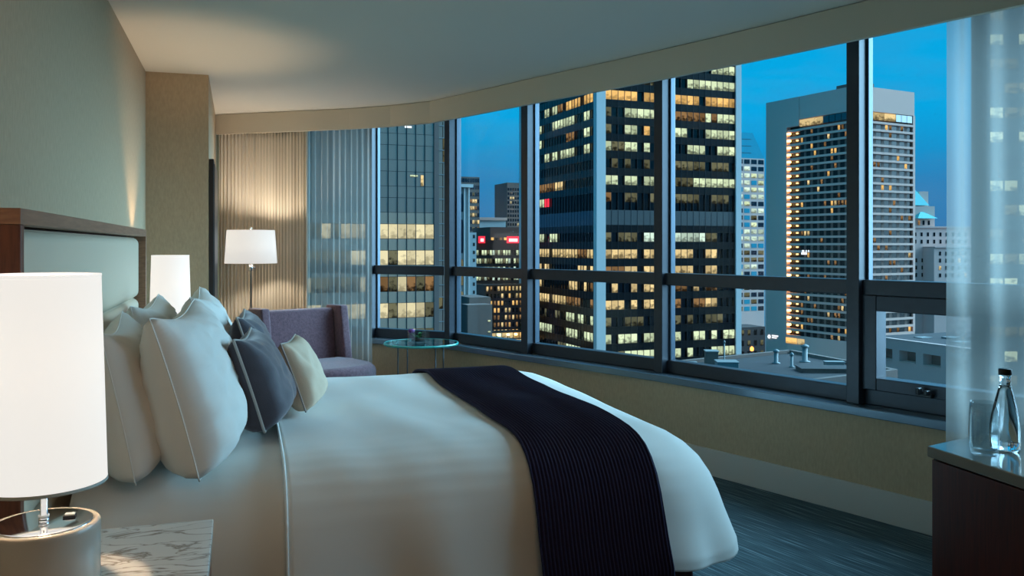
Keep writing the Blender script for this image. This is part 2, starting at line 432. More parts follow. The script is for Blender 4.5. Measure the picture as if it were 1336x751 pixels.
# piped head edge of the duvet
f_ = duvet_fn(.13, .30)
edge_pts = [Vector(f_(0, v / 60)) + Vector((-.002, 0, .004)) for v in range(61)] + [Vector(f_(1, 1 - v / 60)) + Vector((-.002, 0, .004)) for v in range(1, 61)]
link('edge_piping', tube_mesh(edge_pts, .0042, 6), M['cotton_seam'], duv, True)

# headboard
HBX = -.44; HY0, HY1, HZ = 2.06, 4.71, 1.38
hb = empty('headboard', (WALLX, YC, 0)); tag(hb, 'wood framed headboard with pale padded leather panels', 'headboard')
def hbl(me): me.transform(Matrix.Translation((-WALLX, -YC, 0))); return me
link('top_rail', hbl(box_mesh(WALLX + .002, HBX, HY0, HY1, HZ - .035, HZ, .002)), M['headboard_wood'], hb)
link('stile', hbl(box_mesh(WALLX + .002, HBX, HY0, HY0 + .032, .03, HZ - .0355, .002)), M['walnut'], hb)
link('stile', hbl(box_mesh(WALLX + .002, HBX, HY1 - .035, HY1, .03, HZ - .0355, .002)), M['headboard_wood'], hb)
link('back_panel', hbl(box_mesh(WALLX + .002, WALLX + .02, HY0 + .033, HY1 - .036, .03, HZ - .036)), M['walnut_dark'], hb)
link('cushion_panel', hbl(box_mesh(WALLX + .0205, HBX - .03, HY0 + .034, HY1 - .042, 1.042, HZ - .042, .032, 6)), M['leather'], hb, True)
link('cushion_panel', hbl(box_mesh(WALLX + .0205, HBX - .03, HY0 + .034, HY1 - .042, .64, 1.038, .032, 6)), M['leather'], hb, True)
link('cushion_panel', hbl(box_mesh(WALLX + .0205, HBX - .03, HY0 + .034, HY1 - .042, .25, .636, .032, 6)), M['leather'], hb, True)

# pillows: local x = thickness, y = width, z = height
def pillow_mesh(w, h, t, notch=.16, n=36, power=.42, seed=0, pinch=.07):
    def side(sg):
        def fn(u, v):
            a, b = u * 2 - 1, v * 2 - 1
            th = max(0.0, (1 - abs(a) ** 4.2) * (1 - abs(b) ** (2.8 if b > 0 else 5.0))) ** power
            y = w / 2 * a * (1 - pinch * (1 - b * b))
            zz = h / 2 * b * (1 - (notch if b > 0 else .05) * (1 - a * a) ** 1.5 * abs(b))
            x = sg * t / 2 * th * (1 - .16 * b)
            am = min(1.0, w / .8) ** 2
            x += .012 * nz(a * 2.1 + seed, b * 2.1, sg) * th + am * .010 * nz(a * 5 + seed, b * 5, sg * 2) * min(1, th * 1.5) + am * .004 * nz(a * 13 + seed, b * 9, sg * 3) * min(1, th * 1.5)
            # creases running down from the top corners
            k = max(0.0, 1 - abs(abs(a) - .55 - .25 * b) / .16) * max(0.0, b)
            x -= sg * .020 * k * th
            return (x, y, zz + h / 2)
        return fn
    bm = bmesh.new()
    for sg in (1, -1):
        f = side(sg); g = [[bm.verts.new(f(i / n, j / n)) for i in range(n + 1)] for j in range(n + 1)]
        for j in range(n):
            for i in range(n):
                q = (g[j][i], g[j][i + 1], g[j + 1][i + 1], g[j + 1][i])
                bm.faces.new(q if sg > 0 else q[::-1])
    bmesh.ops.remove_doubles(bm, verts=bm.verts[:], dist=.0008)
    bmesh.ops.recalc_face_normals(bm, faces=bm.faces[:])
    edge = []
    f = side(1)
    for i in range(n): edge.append(f(i / n, 0))
    for i in range(n): edge.append(f(1, i / n))
    for i in range(n): edge.append(f(1 - i / n, 1))
    for i in range(n): edge.append(f(0, 1 - i / n))
    edge = [(0.0, p[1], p[2]) for p in edge]
    return bm_mesh(bm), edge
def pillow(name, label, cat, loc, rot, w, h, t, m, pm, pr, notch=.16, seed=0, group=None, pinch=.07):
    me, edge = pillow_mesh(w, h, t, notch, seed=seed, pinch=pinch)
    p = empty(name, loc); p.rotation_euler = rot; tag(p, label, cat, group)
    link('cover', me, m, p, True)
    link('piping', tube_mesh(edge, pr, 6, True), pm, p, True)
    return p
WHITE = 'white bed pillows'
pillow('pillow', 'white pillow against the headboard, next to the near lampshade', 'pillow', (-.275, 2.84, .675), (0, R(-12), R(3)), .82, .405, .19, M['cotton'], M['cotton'], .0022, .17, 1, WHITE)
pillow('pillow', 'white pillow against the headboard in front of the far bedside lamp', 'pillow', (-.275, 3.84, .675), (0, R(-12), R(-2)), .84, .41, .19, M['cotton'], M['cotton'], .0022, .19, 2, WHITE)
pillow('pillow', 'large white pillow in the front row, directly behind the nearer charcoal cushion', 'pillow', (-.06, 2.84, .675), (0, R(-16), R(-5)), .84, .45, .225, M['cotton'], M['cotton'], .0022, .15, 3, WHITE)
pillow('pillow', 'white pillow in the front row on the far side of the bed', 'pillow', (-.05, 3.78, .675), (0, R(-15), R(0)), .84, .45, .20, M['cotton'], M['cotton'], .0022, .17, 4, WHITE)
GREY = 'charcoal velvet cushions'
pillow('throw_cushion', 'charcoal velvet cushion with pale piping, nearer of the two', 'cushion', (.11, 3.02, .712), (0, R(-18), R(-8)), .42, .305, .18, M['velvet_grey'], M['piping_grey'], .005, .13, 5, GREY)
pillow('throw_cushion', 'charcoal velvet cushion partly hidden behind its nearer twin', 'cushion', (.115, 3.56, .712), (0, R(-18), R(-4)), .44, .335, .16, M['velvet_grey'], M['piping_grey'], .005, .13, 6, GREY)
pillow('throw_cushion', 'small beige linen cushion leaning on the charcoal cushions', 'cushion', (.265, 3.28, .712), (0, R(-20), R(-12)), .34, .255, .13, M['linen_beige'], M['piping_grey'], .0035, .08, 7)

# bed runner over the foot of the bed: ribbed knit
def runner_fn(u, v):
    # v across the bed from near hem to far hem, follows the duvet profile
    s = v * 2 - 1
    o, dz = prof_at(.0 + abs(s) * 1.0)
    hm = max(0.0, -dz / .385); y = (HW + o + .010 + .035 * hm) * (-1 if s < 0 else 1)
    if abs(s) < .02: y = (HW + o) * (s / .02)
    x = .845 + u * .415 + (.02 * nz(v * 5, 2) - .02 * (1 if s < 0 else -1) * max(0, -dz))
    rib = .0042 * math.sin(u * 2 * math.pi * 34)
    hem = max(0.0, -dz / .385)
    z = BED_Z + dz * 1.06 + .016 + (1 - hem) * (.013 * nz(x * 2.3, y * 3.2, 1) + .009 * nz(x * 6 + y * 2, y * 1.6 - x, 5) + rib)
    y += (-1 if s < 0 else 1) * hem * rib
    if u in (0, 1): z -= .008 * (1 - hem)
    return (x, YC + y, z)
rn = link('bed_runner', grid_mesh(runner_fn, 240, 150), M['navy_knit'], None, True); solidify(rn, .006)
tag(rn, 'dark navy ribbed knit runner laid across the foot of the bed', 'bed runner')

# ------------------------------------------------------------------ nightstands with lamps
def nightstand(y0, y1, label):
    n = empty('nightstand', (WALLX, (y0 + y1) / 2, 0)); tag(n, label, 'nightstand')
    hy = (y1 - y0) / 2; dx = .49
    box('marble_top', .106, dx, -hy, hy, .638, .66, M['marble'], n, .002)
    box('body', .108, dx - .02, -hy + .012, hy - .012, .06, .637, M['walnut_dark'], n, .003)
    for z0, z1 in ((.34, .62), (.08, .325)):
        d = box('drawer', dx - .019, dx - .004, -hy + .02, hy - .02, z0, z1, M['walnut'], n, .002)
        box('handle', dx - .003, dx + .006, -.08, .08, (z0 + z1) / 2 + .06, (z0 + z1) / 2 + .072, M['chrome'], d, .002)
    box('plinth', .12, dx - .05, -hy + .03, hy - .03, 0, .059, M['black'], n)
nightstand(1.40, 2.128, 'walnut nightstand with a veined marble top under the near lamp')
nightstand(4.72, 5.36, 'nightstand with marble top on the far side of the bed')

def bedside_lamp(x, y, label):
    l = empty('bedside_lamp', (x, y, .661)); tag(l, label, 'lamp', 'bedside lamps')
    link('base', lathe_mesh([(0, 0), (.088, 0), (.094, .004), (.096, .01), (.096, .112), (.0955, .120), (.093, .1235), (.0865, .1235), (.0845, .1215), (.0845, .117), (0, .117)], 64), M['ceramic'], l, True)
    link('chrome_plate', lathe_mesh([(0, .118), (.084, .118), (.084, .1225), (.0825, .1245), (.08, .125), (0, .125)], 64), M['chrome'], l, True)
    st = link('stem', lathe_mesh([(0, .1255), (.009, .1255), (.009, .131), (.0065, .132), (.0065, .30), (.011, .302), (.011, .34), (0, .34)], 24), M['chrome'], l, True)
    link('collar', lathe_mesh([(.0066, .134), (.0095, .134), (.0095, .1375), (.0066, .1375)], 24, True), M['plug_white'], st, True)
    sw = box('switch', .030, .052, .008, .024, .1252, .129, M['black'], l, .001)
    box('rocker', .033, .050, .010, .022, .129, .132, M['plug_white'], sw, .001)
    r0, r1, z0, z1 = .108, .097, .195, .586
    sh = link('lamp_shade', lathe_mesh([(r0, z0), (r1, z1), (r1 - .0025, z1), (r0 - .0025, z0)], 72, True), M['shade_fabric'], l, True)
    link('trim_ring', lathe_mesh([(r0 + .0008, z0), (r0 + .0006, z0 + .006), (r0 - .003, z0 + .006), (r0 - .003, z0)], 72, True), M['shade_rim'], sh, True)
    link('trim_ring', lathe_mesh([(r1 + .0008, z1), (r1 + .0006, z1 - .006), (r1 - .003, z1 - .006), (r1 - .003, z1)], 72, True), M['shade_fabric'], sh, True)
    for k in range(3):
        a = k * 2 * math.pi / 3 + .4
        link('spider_arm', tube_mesh([(0.008, 0, .33), (r1 * .5, 0, .345), (r0 - .008, 0, .345)], .0018, 6), M['chrome'], l, True, rot=(0, 0, a))
    link('bulb', lathe_mesh([(0, .41), (.018, .403), (.028, .385), (.028, .37), (.012, .341), (0, .341)], 20), M['bulb'], l, True)
    ld = bpy.data.lights.new('lamp_bulb_light', 'POINT'); ld.energy = 24; ld.color = (1, .74, .48); ld.shadow_soft_size = .03
    lo = bpy.data.objects.new('lamp_bulb_light', ld); COL.objects.link(lo); lo.parent = l; lo.location = (0, 0, .43)
    return l
mat('shade_rim', lin(190, 190, 180), .6)
bedside_lamp(-.344, 1.79, 'tall white drum bedside lamp on the near marble nightstand')
bedside_lamp(-.35, 5.04, 'tall white drum bedside lamp beyond the pillows by the far wall')

# ------------------------------------------------------------------ floor lamp
fl = empty('floor_lamp', (.10, 7.06, 0)); tag(fl, 'slim chrome floor lamp with white tapered shade before the beige drape', 'lamp')
link('base', lathe_mesh([(0, 0), (.13, 0), (.13, .012), (.12, .02), (.02, .026), (0, .026)], 40), M['chrome'], fl, True)
pl = link('pole', lathe_mesh([(0, .026), (.009, .026), (.009, 1.10), (.016, 1.102), (.016, 1.15), (.009, 1.152), (.009, 1.20), (0, 1.20)], 20), M['chrome'], fl, True)
box('switch_knob', .012, .034, -.006, .006, 1.12, 1.132, M['chrome'], pl, .002)
fsh = link('lamp_shade', lathe_mesh([(.200, 1.16), (.182, 1.42), (.179, 1.42), (.197, 1.16)], 64, True), M['shade_fabric_floor'], fl, True)
link('finial', lathe_mesh([(0, 1.40), (.006, 1.40), (.006, 1.425), (.010, 1.43), (.010, 1.44), (.004, 1.447), (0, 1.448)], 16), M['chrome'], fl, True)
for k in range(3):
    link('spider_arm', tube_mesh([(0, 0, 1.405), (.178, 0, 1.40)], .002, 6), M['chrome'], fl, True, rot=(0, 0, k * 2 * math.pi / 3))
link('harp', tube_mesh([(.006, 0, 1.19), (.05, 0, 1.24), (.05, 0, 1.34), (.006, 0, 1.40)], .002, 6), M['chrome'], fl, True)
link('bulb', lathe_mesh([(0, 1.29), (.02, 1.283), (.03, 1.265), (.03, 1.25), (.013, 1.20), (0, 1.20)], 20), M['bulb'], fl, True)
ld = bpy.data.lights.new('floor_lamp_light', 'POINT'); ld.energy = 19; ld.color = (1, .88, .74); ld.shadow_soft_size = .04
lo = bpy.data.objects.new('floor_lamp_light', ld); COL.objects.link(lo); lo.parent = fl; lo.location = (0, 0, 1.32)

# dark panel on the side of the wall return
fp = empty('wall_panel', (-.174, 6.3, 1.35)); tag(fp, 'black framed flat panel on the side wall beyond the far lamp', 'wall panel')
box('frame', .001, .030, -.52, .45, -.58, .50, M['black'], fp, .003)
box('glass_face', .0305, .034, -.49, .42, -.55, .47, M['black'], fp)

# ------------------------------------------------------------------ drape and sheers
def curtain(name, path, z0, z1, folds, amp, m, label, th=.0, seed=0, flare=.25, nv=14, jit=.5):
    """cloth hung along a plan polyline in vertical folds"""
    P = [Vector(p) for p in path]; Ls = [0]
    for a, b in zip(P, P[1:]): Ls.append(Ls[-1] + (b - a).length)
    T = Ls[-1]
    rnd = random.Random(seed); ph = [rnd.uniform(.5, 1.2) for _ in range(folds + 2)]
    def at(s):
        for i in range(len(P) - 1):
            if s <= Ls[i + 1] or i == len(P) - 2:
                k = (s - Ls[i]) / (Ls[i + 1] - Ls[i]); e = (P[i + 1] - P[i]).normalized()
                return P[i] + (P[i + 1] - P[i]) * k, Vector((-e.y, e.x))
    def fn(u, v):
        s = u * T; ff = u * folds; i = int(ff)
        p, n = at(s)
        a = amp * (ph[i] * (1 - (ff - i)) + ph[i + 1] * (ff - i)) * (.8 + flare * (1 - v))
        w = a * math.sin(2 * math.pi * (ff + jit * .3 * nz(u * folds * .4, seed, v * .8)))
        w += .3 * a * nz(u * folds * 1.3, v * 1.5, seed)
        return (p.x + n.x * w, p.y + n.y * w, z0 + (z1 - z0) * v)
    o = link(name, grid_mesh(fn, folds * 14, nv), m, None, True)
    if th: solidify(o, th, 0)
    return o
dr = curtain('drape', [(-.150, 7.66), (.16, 7.54), (.55, 7.23)], .02, 2.36, 27, .017, M['drape'], '', .002, 3)
tag(dr, 'pleated beige drape hanging behind the floor lamp', 'drape')
s1 = curtain('sheer_curtain', [(.50, 7.36), (.75, 7.18), (1.03, 6.93)], .02, 2.36, 12, .018, M['sheer_fabric'], '', 0, 5)
tag(s1, 'translucent sheer curtain hanging beside the beige drape', 'sheer curtain', 'sheer curtains')
s2 = curtain('sheer_curtain', [(2.845, 2.89), (3.04, 2.2), (3.25, 1.36)], .02, 2.36, 11, .034, M['sheer_fabric'], '', 0, 8)
tag(s2, 'translucent sheer curtain hanging behind the credenza', 'sheer curtain', 'sheer curtains')

dr_blocker = curtain('drape', [(3.30, 1.25), (3.47, .55), (3.70, -.5), (3.88, -1.80)], .02, 2.36, 40, .022, M['drape'], '', .002, 11)  # added out of view: holds window light off the near side of the bed
tag(dr_blocker, 'unseen pleated beige drape added to block window light at the near end of the room', 'drape')
# ------------------------------------------------------------------ recessed ceiling downlights at the near end of the room
mat('fitting_white', lin(215, 212, 205), .5)
emis('downlight_lens', (1, .80, .56), 4)
for x_, y_, lab in ((.15, -.75, 'recessed ceiling downlight behind the camera nearest the headboard wall'), (.75, -.75, 'recessed ceiling downlight behind the camera nearest the windows')):
    dl = empty('ceiling_downlight', (x_, y_, CEIL - .001)); tag(dl, lab, 'downlight', 'recessed downlights')
    link('trim', lathe_mesh([(.055, -.012), (.075, -.012), (.078, -.004), (.078, 0), (.055, 0)], 32, True), M['fitting_white'], dl, True)
    link('lens', lathe_mesh([(0, -.006), (.054, -.006), (.054, -.001), (0, -.001)], 32), M['downlight_lens'], dl)
    ld = bpy.data.lights.new('downlight_beam', 'SPOT'); ld.energy = 24; ld.color = (1, .62, .34); ld.spot_size = R(76); ld.spot_blend = 1.0; ld.shadow_soft_size = .05
    lo = bpy.data.objects.new('downlight_beam', ld); COL.objects.link(lo); lo.parent = dl; lo.location = (0, 0, -.02); lo.rotation_euler = Vector((x_ + .25, y_ - 4.4, 1.25)).to_track_quat('Z', 'Y').to_euler()

# ------------------------------------------------------------------ armchair
ch = empty('armchair', (.54, 6.46, 0), R(23)); tag(ch, 'plum chenille armchair with winged back beside the window', 'armchair')
# local: faces -y, width along x
def slab(name, pts, x0, x1, bev, m, par, seg=4):
    """profile pts in (y, z) extruded along x and rounded"""
    bm = bmesh.new(); vs = [bm.verts.new((x0, p[0], p[1])) for p in pts]; f = bm.faces.new(vs)
    g = bmesh.ops.extrude_face_region(bm, geom=[f])
    bmesh.ops.translate(bm, verts=[v for v in g['geom'] if isinstance(v, bmesh.types.BMVert)], vec=(x1 - x0, 0, 0))
    bmesh.ops.recalc_face_normals(bm, faces=bm.faces[:])
    bmesh.ops.bevel(bm, geom=bm.edges[:], offset=bev, segments=seg, profile=.6, affect='EDGES')
    return link(name, bm_mesh(bm), m, par, True)
PC = M['purple_chenille']
slab('backrest', [(.28, .30), (.16, .30), (.235, .815), (.345, .815)], -.285, .285, .022, PC, ch)
for sx in (-1, 1):
    xa, xb = sorted((sx * .287, sx * .355))
    slab('wing', [(.36, .12), (.05, .12), (.06, .44), (.135, .84), (.365, .835)], xa, xb, .018, PC, ch)
def seat_cushion():
    out = [(-.31, .15), (-.335, .0), (-.335, -.26), (-.29, -.38), (-.18, -.455), (0, -.48), (.18, -.455), (.29, -.38), (.335, -.26), (.335, .0), (.31, .15)]
    out = [(x if y < .02 else max(-.284, min(.284, x)), y) for x, y in out]
    bm = bmesh.new(); vs = [bm.verts.new((x, y, .29)) for x, y in out]; f = bm.faces.new(vs)
    g = bmesh.ops.extrude_face_region(bm, geom=[f]); bmesh.ops.translate(bm, verts=[v for v in g['geom'] if isinstance(v, bmesh.types.BMVert)], vec=(0, 0, .16))
    bmesh.ops.recalc_face_normals(bm, faces=bm.faces[:])
    es = [e for e in bm.edges if abs(e.verts[0].co.z - e.verts[1].co.z) < .01]
    bmesh.ops.bevel(bm, geom=es, offset=.05, segments=5, profile=.5, affect='EDGES')
    return link('seat_cushion', bm_mesh(bm), PC, ch, True)
seat_cushion()
def seat_front(u, v): pass
slab('seat_frame', [(.28, .12), (-.28, .12), (-.31, .289), (.28, .289)], -.286, .286, .012, PC, ch)
for sx in (-1, 1):
    for sy in (-.25, .31):
        link('leg', lathe_mesh([(0, 0), (.013, 0), (.02, .121), (0, .121)], 12), M['walnut_dark'], ch, True, loc=(sx * .25, sy, 0))

# ------------------------------------------------------------------ round glass table and vase
tb = empty('side_table', (1.315, 6.36, 0)); tag(tb, 'round glass side table in front of the window', 'table')
link('glass_top', lathe_mesh([(0, .556), (.268, .556), (.268, .572), (0, .572)], 72), M['table_glass'], tb)
link('glass_rim', lathe_mesh([(.2685, .555), (.281, .556), (.283, .564), (.281, .572), (.2685, .573)], 72, True), M['glass_edge'], tb, True)
link('mount_plate', lathe_mesh([(0, .547), (.06, .547), (.06, .555), (0, .555)], 32), M['chrome'], tb, True)
for k in range(4):
    a = k * math.pi / 2 + .35
    link('leg', tube_mesh([(.20 * math.cos(a), .20 * math.sin(a), 0), (.20 * math.cos(a), .20 * math.sin(a), .5555)], .005, 8), M['alu'], tb, True)
link('lower_ring', tube_mesh([(.20 * math.cos(t * math.pi / 20), .20 * math.sin(t * math.pi / 20), .12) for t in range(40)], .006, 6, True), M['alu'], tb, True)
vs_ = empty('glass_vase', (1.29, 6.33, .5735), R(15)); tag(vs_, 'small square glass vase with greenery on the round table', 'vase')
bm = bmesh.new()
def open_box(w, h, t):
    bm = bmesh.new(); o = [(-w, -w), (w, -w), (w, w), (-w, w)]; i_ = [(a * (1 - t / w), b * (1 - t / w)) for a, b in o]
    ob = [bm.verts.new((*p, 0)) for p in o]; ot = [bm.verts.new((*p, h)) for p in o]
    it = [bm.verts.new((*p, h)) for p in i_]; ib = [bm.verts.new((*p, t * 2.2)) for p in i_]
    bm.faces.new(ob[::-1]); bm.faces.new(ib)
    for k in range(4):
        j = (k + 1) % 4
        bm.faces.new((ob[k], ob[j], ot[j], ot[k])); bm.faces.new((ot[k], ot[j], it[j], it[k])); bm.faces.new((it[k], it[j], ib[j], ib[k]))
    return bm_mesh(bm)
link('vase_glass', open_box(.062, .092, .005), M['clear_glass'], vs_)
link('pebbles', lathe_mesh([(0, .0125), (.045, .0125), (.052, .02), (.048, .03), (0, .033)], 20), M['soil'], vs_, True)
def leaf_mesh(l, w):
    return grid_mesh(lambda u, v: ((u - .5) * w * math.sin(math.pi * min(1, v * .97 + .03)) ** .7, v * l * .8, l * (v * .55 - v * v * .5) + .1 * w * abs(u - .5)), 4, 8)
rl = random.Random(4)
for k in range(16):
    a = k * 2.4; lm = leaf_mesh(rl.uniform(.03, .05), .024)
    link('leaf', lm, M['leaf'], vs_, True, loc=(.008 * math.cos(a), .008 * math.sin(a), .03 + .025 * rl.random()), rot=(rl.uniform(-.1, .8), 0, a))
link('flower_head', lathe_mesh([(0, .0), (.014, .002), (.024, .012), (.026, .022), (.016, .030), (0, .032)], 16), M['flower'], vs_, True, loc=(-.05, .02, .072))
link('flower_stem', tube_mesh([(-.02, .005, .03), (-.035, .012, .055), (-.05, .02, .076)], .002, 6), M['leaf'], vs_, True)

# ------------------------------------------------------------------ credenza with glass and bottle
C0 = Vector((1.705, 1.795)); ef = Vector((-.0746, -.9972)); ee = Vector((.9646, .264))
cq = [C0, C0 + ef * 1.7, C0 + ef * 1.7 + ee * .56, C0 + ee * .56]
cz = empty('credenza', (C0.x, C0.y, 0)); tag(cz, 'dark walnut credenza with a polished stone top beside the sheer curtain', 'credenza')
loc_ = lambda q: [(p.x - C0.x, p.y - C0.y) for p in q]
link('stone_top', prism_mesh(loc_(cq), .752, .78, .003), M['stone_top'], cz)
ins = lambda d: [C0 + ef * d + ee * d, C0 + ef * (1.7 - d) + ee * d, C0 + ef * (1.7 - d) + ee * (.56 - d), C0 + ef * d + ee * (.56 - d)]
link('body', prism_mesh(loc_(ins(.014)), .06, .7515), M['walnut_dark'], cz)
link('plinth', prism_mesh(loc_(ins(.06)), 0, .0595), M['black'], cz)
def on_front(s0, s1, z0, z1, t):
    nrm = Vector((-.9972, .0746)); a = C0 + ef * s0 + ee * .013; b = C0 + ef * s1 + ee * .013
    return prism_mesh(loc_([a, b, b + nrm * t, a + nrm * t]), z0, z1, .001)
for k in range(3):
    link('door_panel', on_front(.02 + k * .556, .02 + k * .556 + .55, .07, .748, .010), M['walnut_dark'], cz)

TOPZ = .781
gl = empty('drinking_glass', (1.765, 1.672, TOPZ)); tag(gl, 'clear drinking glass standing on the credenza', 'glass')
link('tumbler', lathe_mesh([(0, 0), (.027, 0), (.0315, .006), (.0345, .03), (.0355, .06), (.0340, .10), (.0325, .131), (.0312, .131), (.0327, .10), (.0340, .06), (.0328, .03), (.028, .014), (0, .012)], 40), M['tumbler_glass'], gl, True)
bt = empty('water_bottle', (1.862, 1.700, TOPZ)); tag(bt, 'clear glass water bottle with dark cap on the credenza', 'bottle')
link('bottle_glass', lathe_mesh([(0, 0), (.031, 0), (.034, .004), (.0352, .02), (.0352, .055), (.032, .085), (.0245, .12), (.0175, .148), (.0135, .165), (.0128, .185), (.0142, .187), (.0142, .19), (0, .19)], 40), M['cut_glass'], bt, True)
link('water', lathe_mesh([(0, .006), (.032, .006), (.0335, .02), (.0335, .055), (.0303, .085), (.0228, .12), (.0158, .148), (.0120, .163), (0, .163)], 40), M['still_water'], bt, True)
link('cap', lathe_mesh([(0, .1905), (.0152, .1905), (.0155, .192), (.0155, .203), (.0148, .205), (0, .205)], 32), M['cap_metal'], bt, True)

# ================================================================== the city outside
GROUND = -75.0
def at(px, py, d):
    """point of the city seen d metres ahead"""
    u, v = (px - 668) / F_PX, (HORIZON - py) / F_PX
    return Vector((d * (S_ + u * C_), d * (C_ - u * S_), EYE + d * v))
def head(deg):
    """plan direction, degrees clockwise from the view axis"""
    a = YAW + R(deg); return Vector((math.sin(a), math.cos(a)))
def hit(px, origin, e):
    """distance along origin + s*e where the sight line of column px crosses"""
    u = (px - 668) / F_PX; q = Vector((S_ + u * C_, C_ - u * S_))
    return -(origin.x * q.y - origin.y * q.x) / (e.x * q.y - e.y * q.x)

def c_mat(*a, **k): return mat(*a, **k)
c_mat('concrete_pale', lin(200, 200, 196), .85, var=(.05, .5, lin(178, 178, 176)))
c_mat('concrete', lin(222, 178, 162), .9, var=(.06, .6, lin(200, 160, 146)))
c_mat('concrete_dark', lin(116, 98, 90), .9, var=(.08, .6, lin(96, 82, 76)))
c_mat('stone_pale', lin(232, 186, 172), .9, var=(.1, .5, lin(176, 164, 160)))
c_mat('brick_dark', lin(96, 62, 52), .9, var=(.15, .6, lin(70, 44, 38)))
c_mat('glass_dark', lin(8, 9, 10), .08, spec=.4)
c_mat('glass_blue', lin(16, 26, 38), .05, spec=.9)
c_mat('glass_mirror', lin(160, 136, 120), .16, .28, bump=(.16, .35, .25))
c_mat('spandrel_dark', lin(12, 12, 12), .3, spec=.25)
c_mat('spandrel_grey', lin(168, 138, 116), .55)
c_mat('louvre_grey', lin(58, 62, 62), .5)
c_mat('mullion_dark', lin(30, 36, 42), .4, .4)
c_mat('copper_green', lin(70, 190, 190), .6)
c_mat('teal_glass', lin(60, 170, 190), .12, .3)
c_mat('roof_gravel', lin(48, 46, 48), .95, bump=(1.5, .6, .05), var=(.12, .8, lin(34, 34, 37)))
c_mat('duct_metal', lin(128, 130, 128), .6, .1)
c_mat('asphalt', lin(36, 38, 42), .9)
c_mat('brick_brown', lin(74, 58, 54), .9, var=(.2, .6, lin(52, 42, 40)))
c_mat('tree_leaf', lin(34, 42, 34), .9)
c_mat('bark', lin(40, 32, 28), .9)

def lit(name, rgb, e, clutter=.5):
    """window of a lit room: ceiling glow, blinds and furniture vary from window to window"""
    m = bpy.data.materials.new(name); m.use_nodes = True; MATS[name] = m; nt = m.node_tree; nt.nodes.clear(); N = nt.nodes.new; L = nt.links.new
    o = N('ShaderNodeOutputMaterial'); em = N('ShaderNodeEmission'); tc = N('ShaderNodeTexCoord'); oi = N('ShaderNodeObjectInfo')
    off = N('ShaderNodeVectorMath'); off.operation = 'ADD'
    sc_ = N('ShaderNodeVectorMath'); sc_.operation = 'SCALE'; sc_.inputs[0].default_value = (37, 53, 71); L(oi.outputs['Random'], sc_.inputs['Scale'])
    mp = N('ShaderNodeMapping'); mp.inputs['Scale'].default_value = (1.7, 0, 3.0); L(tc.outputs['Object'], mp.inputs[0])
    L(mp.outputs[0], off.inputs[0]); L(sc_.outputs[0], off.inputs[1])
    n = N('ShaderNodeTexNoise'); n.inputs['Scale'].default_value = 1.0; n.inputs['Detail'].default_value = 3; L(off.outputs[0], n.inputs['Vector'])
    sep = N('ShaderNodeSeparateXYZ'); L(tc.outputs['Object'], sep.inputs[0])     # unit box: z from -.5 to .5
    zr = N('ShaderNodeMapRange'); zr.inputs['From Min'].default_value = -.5; zr.inputs['From Max'].default_value = .22; zr.inputs['To Min'].default_value = .64; zr.inputs['To Max'].default_value = .34
    L(sep.outputs['Z'], zr.inputs['Value'])
    sub = N('ShaderNodeMath'); sub.operation = 'SUBTRACT'; L(n.outputs['Fac'], sub.inputs[0]); L(zr.outputs[0], sub.inputs[1])
    mr = N('ShaderNodeMapRange'); mr.inputs['From Min'].default_value = -.12; mr.inputs['From Max'].default_value = .08
    mr.inputs['To Min'].default_value = 1 - clutter; mr.inputs['To Max'].default_value = 1.0; L(sub.outputs[0], mr.inputs['Value'])
    br = N('ShaderNodeMapRange'); br.inputs['To Min'].default_value = .55 * e; br.inputs['To Max'].default_value = 1.15 * e; L(oi.outputs['Random'], br.inputs['Value'])
    mu = N('ShaderNodeMath'); mu.operation = 'MULTIPLY'; L(mr.outputs[0], mu.inputs[0]); L(br.outputs[0], mu.inputs[1])
    em.inputs['Color'].default_value = (*rgb, 1); L(mu.outputs[0], em.inputs['Strength']); L(em.outputs[0], o.inputs[0])
lit('lit_bright', (1.0, .88, .52), .95, .45)
lit('lit_white', (.86, 1.0, .62), .95, .75)
lit('lit_cool', (.78, 1.0, .80), 1.0, .6)
lit('lit_warm', (1.0, .74, .34), .95, .75)
lit('lit_orange', (1.0, .58, .18), 1.1, .5)
lit('lit_dim', (.75, .72, .40), .22, .9)
lit('lit_dimwarm', (1.0, .55, .22), .30, .9)
emis('sign_red', (1.0, .03, .06), 1.6)
emis('sign_white', (.85, .95, 1.0), 1.4)
emis('lamp_amber', (1.0, .62, .22), 7.0)
emis('lamp_amber_small', (1.0, .60, .22), 3.0)
emis('lamp_street', (1.0, .34, .07), 3.5)
emis('lamp_cyan', (.2, .95, 1.0), 1.5)

UNIT = {}
def unit(mname):
    if mname not in UNIT:
        me = box_mesh(-.5, .5, -.5, .5, -.5, .5); me.materials.append(MATS[mname]); UNIT[mname] = me
    return UNIT[mname]

